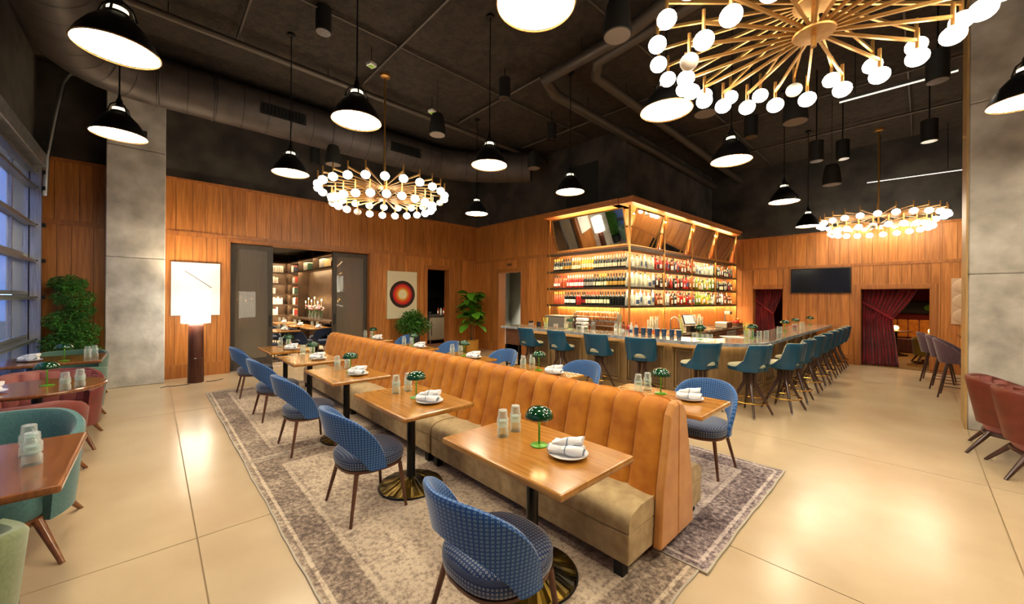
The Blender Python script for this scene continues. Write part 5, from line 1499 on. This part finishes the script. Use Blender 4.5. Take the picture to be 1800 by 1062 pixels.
for c, R, n_ in (((0.02, -0.02, 1.85), 0.22, 420), ((0.08, 0.05, 1.62), 0.26, 420), ((-0.02, 0.1, 1.4), 0.2, 260), ((0.05, -0.02, 1.22), 0.28, 480), ((0.05, 0.12, 1.05), 0.25, 360), ((0.05, 0.0, 0.85), 0.34, 620), ((0.1, 0.1, 0.62), 0.33, 520)):
    scatter_leaves(fol, c, R, int(n_ * 3.4), 0.036, 0.017, rp, (0.85, 1.0, 0.62))
f_ = obj('foliage', fol, 'leaf_fine', t); f_['kind'] = 'stuff'
obj('planter', MB().lathe([(0.17, 0), (0.2, 0.34), (0.185, 0.34), (0.001, 0.3)], 24), 'pot_dark', t, smooth=True)
t = thing('potted_bush', 'bushy green plant in dark planter below the ring painting', 'plant', (-9.72, 5.3, 0))
fol = MB()
for c, R, n_ in (((0, 0, 0.95), 0.3, 330), ((0.05, 0.18, 0.85), 0.26, 220), ((0.05, -0.2, 0.9), 0.26, 220), ((0.0, 0.02, 1.15), 0.2, 160), ((0, 0.28, 1.0), 0.15, 70)):
    scatter_leaves(fol, c, R * 1.1, int(n_ * 1.5), 0.085, 0.04, rp, (0.9, 1.15, 0.8))
f_ = obj('foliage', fol, 'leaf_dark', t); f_['kind'] = 'stuff'
obj('planter', MB().lathe([(0.16, 0), (0.22, 0.6), (0.2, 0.6), (0.001, 0.55)], 24), 'pot_dark', t, smooth=True)
for k in range(5):
    a = k * 1.3; obj('stem', MB().tube([(0.04 * cos(a), 0.04 * sin(a), 0.55), (0.1 * cos(a), 0.12 * sin(a), 0.95)], 0.008, 5), 'bark', t)
t = thing('fiddle_leaf_fig', 'fiddle leaf fig with large glossy leaves in mustard pot', 'plant', (-9.35, 7.12, 0))
obj('pot', MB().lathe([(0.17, 0), (0.205, 0.02), (0.21, 0.38), (0.19, 0.38), (0.001, 0.33)], 28), 'pot_yellow', t, smooth=True)
obj('soil', MB().lathe([(0.001, 0.335), (0.19, 0.335), (0.19, 0.345), (0.001, 0.35)], 16), 'soil', t)
stems = [[(0.05, 0.0, 0.33), (0.08, 0.02, 0.8), (0.1, 0.03, 1.5)], [(-0.05, 0.03, 0.33), (-0.1, 0.02, 0.8), (-0.12, -0.02, 1.6)], [(0.0, -0.05, 0.33), (0.02, -0.06, 0.8), (0.0, -0.05, 1.75)]]
for s_ in stems: obj('stem', MB().tube(s_, [0.014, 0.012, 0.008], 7), 'bark', t, smooth=True)
lm = leaf_mesh(0.31, 0.22, 5, 0.3, 0.12).mesh('leaf', ['leaf_fig'], True)
for k in range(110):
    z = 0.82 + 1.02 * (k / 110) ** 0.95
    a = k * 2.39996 + rp.uniform(-0.3, 0.3)
    s_ = stems[k % 3]; r0 = rp.uniform(0.02, 0.2) * (1.1 - 0.3 * (k / 110))
    o = bpy.data.objects.new('leaf', lm); COL.objects.link(o); o.parent = t
    o.location = (s_[1][0] * 0.8 + r0 * cos(a), s_[1][1] + r0 * sin(a), z)
    o.rotation_euler = (rp.uniform(-0.35, 0.75), rp.uniform(-0.4, 0.4), a - pi / 2)
    q = rp.uniform(0.75, 1.2); o.scale = (q, q, q)
# ------------------------------------------------------------------ sliding glazed doors into the library
def slider(nm, y0, y1, lab, handle_right):
    o = bpy.data.objects.new(nm, None); COL.objects.link(o); struct(o, lab)
    x0, x1 = WX - 0.16, WX - 0.11; top = 2.83
    fw = 0.1
    ubox('stile', 'door_grey', o, x0, x1, y0, y0 + fw, 0.01, top); ubox('stile', 'door_grey', o, x0, x1, y1 - fw, y1, 0.01, top)
    ubox('top_rail', 'door_grey', o, x0, x1, y0 + fw, y1 - fw, top - 0.12, top); ubox('bottom_rail', 'door_grey', o, x0, x1, y0 + fw, y1 - fw, 0.01, 0.26)
    # ribbed pane: a real corrugated sheet
    mb = MB(); nn = int((y1 - y0 - 2 * fw) / 0.008); vs = []; fs = []
    for i in range(nn + 1):
        y = y0 + fw + (y1 - y0 - 2 * fw) * i / nn; b = 0.004 * (i % 2)
        for xx in (x0 + 0.02 + b, x0 + 0.026 + b):
            vs += [(xx, y, 0.26), (xx, y, top - 0.12)]
    for i in range(nn):
        a = 4 * i
        fs += [(a, a + 4, a + 5, a + 1), (a + 2, a + 3, a + 7, a + 6)]
    mb.add(vs, fs)
    obj('pane', mb, 'fluted_glass', o)
    hy = y1 - fw / 2 if handle_right else y0 + fw / 2
    ubox('handle', 'black_paint', o, x1, x1 + 0.012, hy - 0.022, hy + 0.022, 0.95, 1.22)
    return o
slider('door_1', 1.21, 2.03, 'sliding door leaf of ribbed glass left of the library opening', True)
slider('door_2', 3.36, 4.26, 'sliding door leaf of ribbed glass right of the library opening', False)

# library room
LX0, LY0, LY1, LZ = -17.3, 0.6, 4.25, 3.3
struct(obj('floor_library', MB().bx(LX0 - 0.1, WX - 0.2, LY0 - 0.1, 7.9, -0.1, 0.0), 'rug_brown'))
struct(obj('ceiling_library', MB().bx(LX0 - 0.1, WX - 0.2, LY0 - 0.1, 6.0, LZ, LZ + 0.1), 'black_paint'))
struct(obj('wall_library_west', MB().bx(LX0 - 0.1, LX0, LY0 - 0.1, LY1 + 0.1, 0, LZ), 'library_dark'))
struct(obj('wall_library_north', MB().bx(LX0, WX - 0.2, LY1, LY1 + 0.1, 0, LZ), 'library_dark'))
struct(obj('wall_library_south', MB().bx(LX0, WX - 0.2, LY0 - 0.1, LY0, 0, LZ), 'library_dark'))
lib = thing('library_shelf', 'dark built in bookcase with lit shelves on the library back wall', 'bookcase', (LX0, 0, 0))
ls = [0.95, 1.36, 1.77, 2.18, 2.6, 3.0]
for z in ls:
    s = obj('shelf', MB().bx(0.0, 0.36, LY0, LY1 - 0.36, z - 0.03, z), 'library_dark', lib)
    obj('shelf_lip', MB().bx(0.35, 0.365, LY0, LY1 - 0.36, z - 0.05, z), 'library_dark', s); obj('led_strip', MB().bx(0.33, 0.345, LY0, LY1 - 0.4, z - 0.042, z - 0.031), 'bar_led', s)
for y in (1.0, 1.9, 2.8, LY1 - 0.37): obj('divider', MB().bx(0, 0.36, y - 0.02, y + 0.02, 0.0, LZ), 'library_dark', lib)
lib2 = thing('library_shelf', 'dark built in bookcase with candle niche on the library side wall', 'bookcase', (0, LY1, 0))
for z in ls:
    for x0, x1 in ((-17.25, -15.7),) if z < 2.4 else ((-17.25, -15.7), (-15.7, -13.9), (-13.9, -12.0)):
        s = obj('shelf', MB().bx(x0, x1, -0.36, 0.0, z - 0.03, z), 'library_dark', lib2)
        obj('shelf_lip', MB().bx(x0, x1, -0.365, -0.35, z - 0.05, z), 'library_dark', s); obj('led_strip', MB().bx(x0 + 0.04, x1 - 0.04, -0.345, -0.33, z - 0.042, z - 0.031), 'bar_led', s)
for x in (-17.25, -15.7, -13.9, -12.0): obj('divider', MB().bx(x - 0.02, x + 0.02, -0.36, 0, 2.57 if x == -13.9 else 0.0, LZ), 'library_dark', lib2)
obj('niche_ledge', MB().bx(-15.68, -12.02, -0.4, 0, 0.86, 0.92), 'library_dark', lib2)
rl = random.Random(9)
for i, c in enumerate(('8c2a24', 'c9b48a', 'e2d9c2', '2c4a3c', '7a3b22', 'a33a35', '3a3f55')): mat('book_%d' % i, c, rough=0.7)
nb_ = 0
def book(x, y, z, th, dp, ht, rot, label):
    mt = 'book_%d' % rl.randrange(7)
    t = obj('book', MB().bx(-th / 2, th / 2, -dp / 2, dp / 2, 0, ht), mt, None, (x, y, z), (0, 0, rot)); tag(t, label, 'book', 'library books')
    obj('pages', MB().bx(-th / 2 + 0.004, th / 2 - 0.004, -dp / 2 - 0.001, dp / 2 - 0.006, 0.004, ht + 0.001), 'paper_white', t)
rows = ['lowest', 'second', 'third', 'fourth', 'fifth']
for k, z in enumerate(ls[:5]):
    for bi, (y0, y1) in enumerate(((2.15, 2.75), (2.9, 3.7))):
        y = y0 + rl.uniform(0.0, 0.25); cnt = rl.randrange(5, 10)
        for q in range(cnt):
            th = rl.uniform(0.05, 0.085)
            if y + th > y1: break
            book(LX0 + 0.2, y + th / 2, z + 0.001, th, 0.2, rl.uniform(0.22, 0.31), pi / 2, 'book %s from the left in the %s bay, %s library shelf of the back wall' % (ordn(q + 1), ['nearer', 'corner'][bi], rows[k])); y += th + 0.003
    xs_ = -16.9 + rl.uniform(0, 0.3)
    for q in range(rl.randrange(5, 11)):
        th = rl.uniform(0.03, 0.06)
        book(xs_, LY1 - 0.2, z + 0.001, th, 0.2, rl.uniform(0.2, 0.28), 0, 'book %s from the left on the %s side wall library shelf' % (ordn(q + 1), rows[k])); xs_ += th + 0.004
for x0, lab in ((-15.2, 'left'), (-13.4, 'right')):
    xs_ = x0
    for q in range(10):
        th = rl.uniform(0.035, 0.06)
        book(xs_, LY1 - 0.2, ls[4] + 0.001, th, 0.2, rl.uniform(0.24, 0.3), 0, 'book %s from the left above the %s half of the candle niche' % (ordn(q + 1), lab)); xs_ += th + 0.004
def trophy(x, y, z, label):
    t = thing('trophy', label, 'trophy', (x, y, z)); obj('plinth', MB().bx(-0.1, 0.1, -0.1, 0.1, 0, 0.09), 'paper_cream', t)
    obj('cup', MB().lathe([(0.03, 0.09), (0.02, 0.14), (0.06, 0.2), (0.075, 0.27), (0.07, 0.27), (0.001, 0.2)], 14), 'gold', t, smooth=True)
trophy(LX0 + 0.2, 3.5, ls[1] + 0.001, 'gold trophy on the second library shelf'); trophy(LX0 + 0.2, 3.3, ls[2] + 0.001, 'gold trophy on the third library shelf'); trophy(LX0 + 0.2, 2.75, ls[3] - 0.4, 'gold trophy beside the library divider')
t = thing('shelf_fern', 'small bright fern on the library shelf', 'plant', (LX0 + 0.2, 2.55, ls[2] + 0.001))
obj('pot', MB().lathe([(0.05, 0), (0.07, 0.1), (0.001, 0.09)], 12), 'pot_dark', t)
ff = MB(); scatter_leaves(ff, (0, 0, 0.2), 0.15, 120, 0.09, 0.025, rl, (1, 1, 0.7)); f_ = obj('foliage', ff, 'leaf_fig', t); f_['kind'] = 'stuff'
def candle(x, y, z, h, label):
    t = thing('candle', label, 'candle', (x, y, z), group='tall candles in the library niche')
    obj('holder', MB().lathe([(0.04, 0), (0.04, 0.01), (0.01, 0.02), (0.01, h), (0.022, h + 0.01), (0.001, h + 0.012)], 10), 'black_metal', t, smooth=True)
    obj('wax', MB().tube([(0, 0, h), (0, 0, h + 0.22)], 0.014, 8), 'candle_wax', t); obj('flame', MB().ball((0, 0, h + 0.255), 0.02, 8, sc=(0.8, 0.8, 1.7)), 'flame', t, smooth=True)
for i, (x, h) in enumerate(((-15.3, 0.3), (-14.95, 0.42), (-14.6, 0.35), (-14.25, 0.45), (-13.9, 0.3), (-13.5, 0.38))): candle(x, LY1 - 0.2, 0.921, h, 'lit taper candle, %s from the left in the library niche' % ordn(i + 1))
mat('petal_pink', 'c98aa0', rough=0.7); mat('petal_white', 'd9cfc8', rough=0.7)
for i, x in enumerate((-14.45, -14.1, -13.75, -13.35)):
    t = thing('flower_vase', 'glass vase of pink flowers, %s from the left in the library niche' % ordn(i + 1), 'vase', (x, LY1 - 0.28, 0.921), group='flower vases in the library niche')
    obj('vase', MB().lathe([(0.05, 0), (0.06, 0.1), (0.035, 0.22), (0.045, 0.27), (0.04, 0.27), (0.001, 0.02)], 14), 'clear_glass', t, smooth=True)
    for k in range(9):
        a = rl.uniform(0, 6.28); r = rl.uniform(0.02, 0.13); z = rl.uniform(0.3, 0.45)
        fl_ = obj('bloom', MB().ball((r * cos(a), r * sin(a), z), 0.045, 8, sc=(1, 1, 0.7)), 'petal_pink' if k % 2 else 'petal_white', t, smooth=True)
        obj('stalk', MB().tube([(0, 0, 0.05), (r * cos(a), r * sin(a), z)], 0.004, 4), 'lamp_green', fl_)
LG = 'library tables'
libt = [(-11.75, 2.55, 'library table just inside the opening on the left'), (-12.1, 3.5, 'library table at the right of the opening'), (-13.4, 3.35, 'long library table in the middle of the room'), (-15.2, 3.3, 'library table near the bookcase corner')]
for i, (x, y, l) in enumerate(libt):
    mk_table((x, y, 0.002), 0, l, LG)
    setting((x + 0.2, y), None, [(x - 0.1, y + 0.05), (x - 0.25, y - 0.05)], l, lamp=False, z=0.762)
for i, (x, y, r, l) in enumerate(((-12.75, 2.95, 0.3, 'navy library chair left of the middle table'), (-13.4, 2.85, 0.1, 'navy library chair at the near side of the middle table'), (-11.65, 3.0, 0.2, 'navy library chair in the middle of the opening'), (-11.35, 2.12, 0.0, 'navy library chair just behind the left door leaf'),
                                  (-11.4, 3.5, H, 'navy library chair at the right end by the door leaf'), (-15.2, 2.8, 0.0, 'navy library chair before the bookcase corner table'), (-12.7, 3.75, pi, 'navy library chair against the candle niche wall'))):
    mk_navy((x, y, 0.002), r, l, 'navy library chairs')
def room_lamp(name, loc, e, col=WARM, size=0.25, tgt=(0, 0, -1)):
    """a recessed ceiling downlight: housing plus its light"""
    t = thing('recessed_downlight', name, 'downlight', loc)
    obj('trim_ring', MB().ring((0, 0, 0.0), 0.09, 0.012, 20, 6), 'black_metal', t)
    l = bpy.data.lights.new('downlight', 'SPOT'); l.energy = e; l.color = col[:3]; l.spot_size = radians(110); l.spot_blend = 0.8; l.shadow_soft_size = 0.06
    o = bpy.data.objects.new('light', l); COL.objects.link(o); o.parent = t; o.location = (0, 0, -0.02)
for i, (x, y) in enumerate(((-11.9, 2.8), (-13.6, 3.0), (-15.6, 3.0))): room_lamp('recessed library downlight, %s from the doors' % ordn(i + 1), (x, y, LZ - 0.01), 220)

# pantry behind the narrow door
struct(obj('floor_pantry', MB().bx(-13.5, WX - 0.2, 5.3, 8.4, -0.06, 0.001), 'walnut'))
struct(obj('wall_pantry_west', MB().bx(-13.6, -13.5, 4.4, 8.6, 0, 3.3), 'black_paint')); struct(obj('wall_pantry_north', MB().bx(-13.5, WX - 0.2, 8.4, 8.5, 0, 3.3), 'black_paint'))
struct(obj('ceiling_pantry', MB().bx(-13.6, WX - 0.2, 4.36, 8.5, 3.3, 3.4), 'black_paint'))
t = thing('steel_fridge_counter', 'steel undercounter fridge seen through the narrow doorway', 'fridge', (-12.3, 7.5, 0))
obj('body', MB().bx(-0.8, 0.35, -0.3, 0.8, 0.12, 0.98), 'aluminium', t, bevel=0.01); obj('worktop', MB().bx(-0.82, 0.38, -0.33, 0.8, 0.98, 1.03), 'steel', t, bevel=0.006)
for x in (-0.7, 0.28):
    for y in (-0.22, 0.7): obj('foot', MB().tube([(x, y, 0), (x, y, 0.12)], 0.025, 8), 'steel', t)
dd = obj('fridge_door', MB().bx(0.35, 0.365, -0.27, 0.22, 0.16, 0.94), 'aluminium', t); obj('handle', MB().bx(0.365, 0.38, -0.24, -0.22, 0.3, 0.8), 'black_metal', dd)
dd = obj('fridge_door', MB().bx(0.35, 0.365, 0.26, 0.76, 0.16, 0.94), 'aluminium', t)
for k in range(8): obj('vent_slot', MB().bx(0.365, 0.369, 0.32, 0.7, 0.24 + 0.08 * k, 0.27 + 0.08 * k), 'black_paint', dd)
jar(-12.2, 7.35, 1.03, 'dark bowl on the pantry counter', 0.1, 0.12, 'plastic_black', name='bowl', cat='bowl')
for i in range(3): bottle('tall', ['amber', 'clear', 'red'][i], 'white', 'black', (-12.1, 7.65 + 0.12 * i, 1.031), 'pantry counter bottle, %s one with %s glass' % (['left', 'middle', 'right'][i], words[['amber', 'clear', 'red'][i]]), 'pantry bottles')
t = thing('wall_cabinet', 'black wall cabinet above the pantry counter', 'cabinet', (-12.7, 7.8, 1.7))
obj('carcass', MB().bx(-0.35, 0.0, -0.6, 0.55, 0, 1.4), 'black_paint', t); obj('door', MB().bx(0.0, 0.02, -0.58, 0.53, 0.02, 1.38), 'black_metal', t)
room_lamp('recessed downlight in the pantry', (-11.2, 7.0, 3.29), 150)

# pale hallway behind the bar end doorway
struct(obj('wall_hall_back', MB().bx(WX - 0.2, -6.5, 9.6, 9.7, 0, 3.0), 'hall_wall')); struct(obj('wall_hall_left', MB().bx(WX - 0.2, WX - 0.1, 8.1, 9.7, 0, 3.0), 'hall_wall')); struct(obj('wall_hall_right', MB().bx(-6.5, -6.4, 8.1, 9.7, 0, 3.0), 'hall_wall'))
struct(obj('ceiling_hall', MB().bx(WX - 0.2, -6.4, 8.1, 9.7, 3.0, 3.1), 'black_paint')); struct(obj('floor_hall', MB().bx(WX - 0.2, -6.4, W2Y + 0.2, 9.7, -0.1, 0.0), 'terrazzo'))
t = thing('wall_washer', 'hidden wall washer lighting the pale hallway wall', 'downlight', (-8.55, 9.2, 2.95))
obj('trim_ring', MB().ring((0, 0, 0), 0.08, 0.012, 20, 6), 'black_metal', t)
l = bpy.data.lights.new('washer', 'SPOT'); l.energy = 650; l.color = (1, 0.93, 0.8); l.spot_size = radians(80); l.spot_blend = 0.5; l.shadow_soft_size = 0.04
o = bpy.data.objects.new('light', l); COL.objects.link(o); o.parent = t; o.location = (0, 0, -0.02); o.rotation_euler = (radians(12), 0, 0)

# lounge behind the curtained doorways
RY = 18.2
struct(obj('floor_lounge', MB().bx(-5, 3, NY + 0.15, RY, -0.1, -0.002), 'amber_floor')); struct(obj('ceiling_lounge', MB().bx(-5, 3, NY + 0.15, RY, 2.7, 2.8), 'black_paint'))
struct(obj('wall_lounge_back', MB().bx(-5, 3, RY, RY + 0.1, 0, 2.7), 'red_wall')); struct(obj('wall_lounge_left', MB().bx(-5.1, -5, NY + 0.15, RY, 0, 2.7), 'red_wall')); struct(obj('wall_lounge_right', MB().bx(3, 3.1, NY + 0.15, RY, 0, 2.7), 'red_wall'))
def curtain(label, x0, x1, ytie, ztie, xtie, top, y, side):
    """drape gathered to a tie-back on one side: folds run from the rail to the tie and hang below it"""
    t = thing('velvet_curtain', label, 'curtain', (0, y, 0))
    nu, nv = 90, 34; vs = []; fs = []
    for j in range(nv + 1):
        v = j / nv; z = top * (1 - v) + 0.01 * v
        for i in range(nu + 1):
            u = i / nu
            if z > ztie:
                q = (top - z) / (top - ztie); wd = (x1 - x0) * (1 - q ** 1.4) + (xtie - x0) * q ** 1.4
            else:
                q = (ztie - z) / ztie; wd = (xtie - x0) + 0.12 * q
            x = x0 + wd * u
            pinch = 1.0 if z > ztie + 0.2 or z < ztie - 0.2 else 0.6
            f = 0.035 * pinch * sin(u * 2 * pi * 11 + 0.6 * sin(v * 6)) + 0.012 * sin(u * 40 + v * 3)
            vs.append((x, f, z))
    for j in range(nv):
        for i in range(nu):
            a = j * (nu + 1) + i; fs.append((a, a + 1, a + nu + 2, a + nu + 1))
    mb = MB(); mb.add(vs, fs); o = obj('drape', mb, 'velvet_red', t, smooth=True)
    sd = o.modifiers.new('thickness', 'SOLIDIFY'); sd.thickness = 0.006
    obj('tie_back', MB().bar((x0 - 0.005, -0.06, ztie + 0.45), (xtie + 0.02, -0.06, ztie - 0.01), 0.03, 0.06), 'velvet_red', t, bevel=0.01)
    obj('rail', MB().tube([(x0 - 0.05, 0, top + 0.02), (x1 + 0.05, 0, top + 0.02)], 0.018, 8), 'black_metal', t)
curtain('dark red velvet curtain tied back in the wide doorway', -1.0, 0.0, 0, 1.2, -0.42, 1.99, NY + 0.26, 1)
curtain('dark red velvet curtain tied back in the narrow doorway', -3.42, -2.72, 0, 1.25, -2.95, 2.0, NY + 0.26, 1)
t = thing('lounge_bench', 'orange channelled bench against the red lounge wall', 'bench', (0.2, RY - 0.35, 0))
obj('seat', MB().bx(-1.4, 1.6, -0.3, 0.3, 0.0, 0.45), 'lampbase_wood', t, bevel=0.02)
for k in range(12): obj('back_channel', MB().bx(-1.4 + 0.25 * k, -1.16 + 0.25 * k, 0.15, 0.3, 0.46, 1.05), 'velvet_orange', t, bevel=0.04, bseg=2)
t = thing('lounge_art', 'dark framed picture above the orange lounge bench', 'painting', (-0.1, RY - 0.02, 1.45))
obj('frame', MB().bx(-0.7, 0.7, -0.03, 0.0, -0.2, 0.2), 'black_paint', t); obj('picture', MB().bx(-0.66, 0.66, -0.035, -0.03, -0.16, 0.16), 'pot_dark', t); obj('flower', MB().ball((0.35, -0.04, 0), 0.1, 10, sc=(1, 0.1, 1)), 'leaf_fig', t)
mk_tl = Maker(table_builder(lambda: MB().lathe([(0.36, 0.73), (0.37, 0.745), (0.36, 0.76), (0.001, 0.76)], 32), 'walnut'))
mk_tl((-0.45, 16.6, 0), 0, 'small round lounge table seen past the red curtain', 'lounge tables'); mk_tl((0.35, 15.6, 0), 0, 'round lounge table beside the mustard chair', 'lounge tables'); mk_tl((-3.0, 15.3, 0), 0, 'round lounge table behind the narrow curtain', 'lounge tables')
def glow(x, y, label):
    t = thing('amber_lamp', label, 'lamp', (x, y, 0.76), group='amber table globes')
    obj('globe', MB().ball((0, 0, 0.075), 0.075, 14), 'amber_globe', t, smooth=True); obj('cap', MB().lathe([(0.04, 0), (0.05, 0.012), (0.02, 0.02)], 14), 'gold', t)
glow(-0.45, 16.6, 'glowing amber globe on the farther lounge table'); glow(0.28, 15.55, 'glowing amber globe beside the mustard chair'); glow(-2.95, 15.2, 'glowing amber globe past the narrow curtain')
mat_m = Maker(lambda: build_tub('mustard', 'mustard', 'dark_leg', 0.36, 0.34, 0.72, 0.62))
mat_m((0.32, 14.95, 0), 0.1, 'mustard velvet tub chair inside the lounge doorway', 'lounge chairs')
room_lamp('recessed lounge downlight over the bench', (0.2, 16.6, 2.69), 110, (1, 0.6, 0.3, 1)); room_lamp('recessed lounge downlight near the wide doorway', (0.0, 14.4, 2.69), 60, (1, 0.6, 0.3, 1)); room_lamp('recessed lounge downlight near the narrow doorway', (-3.0, 14.6, 2.69), 40, (1, 0.5, 0.25, 1))
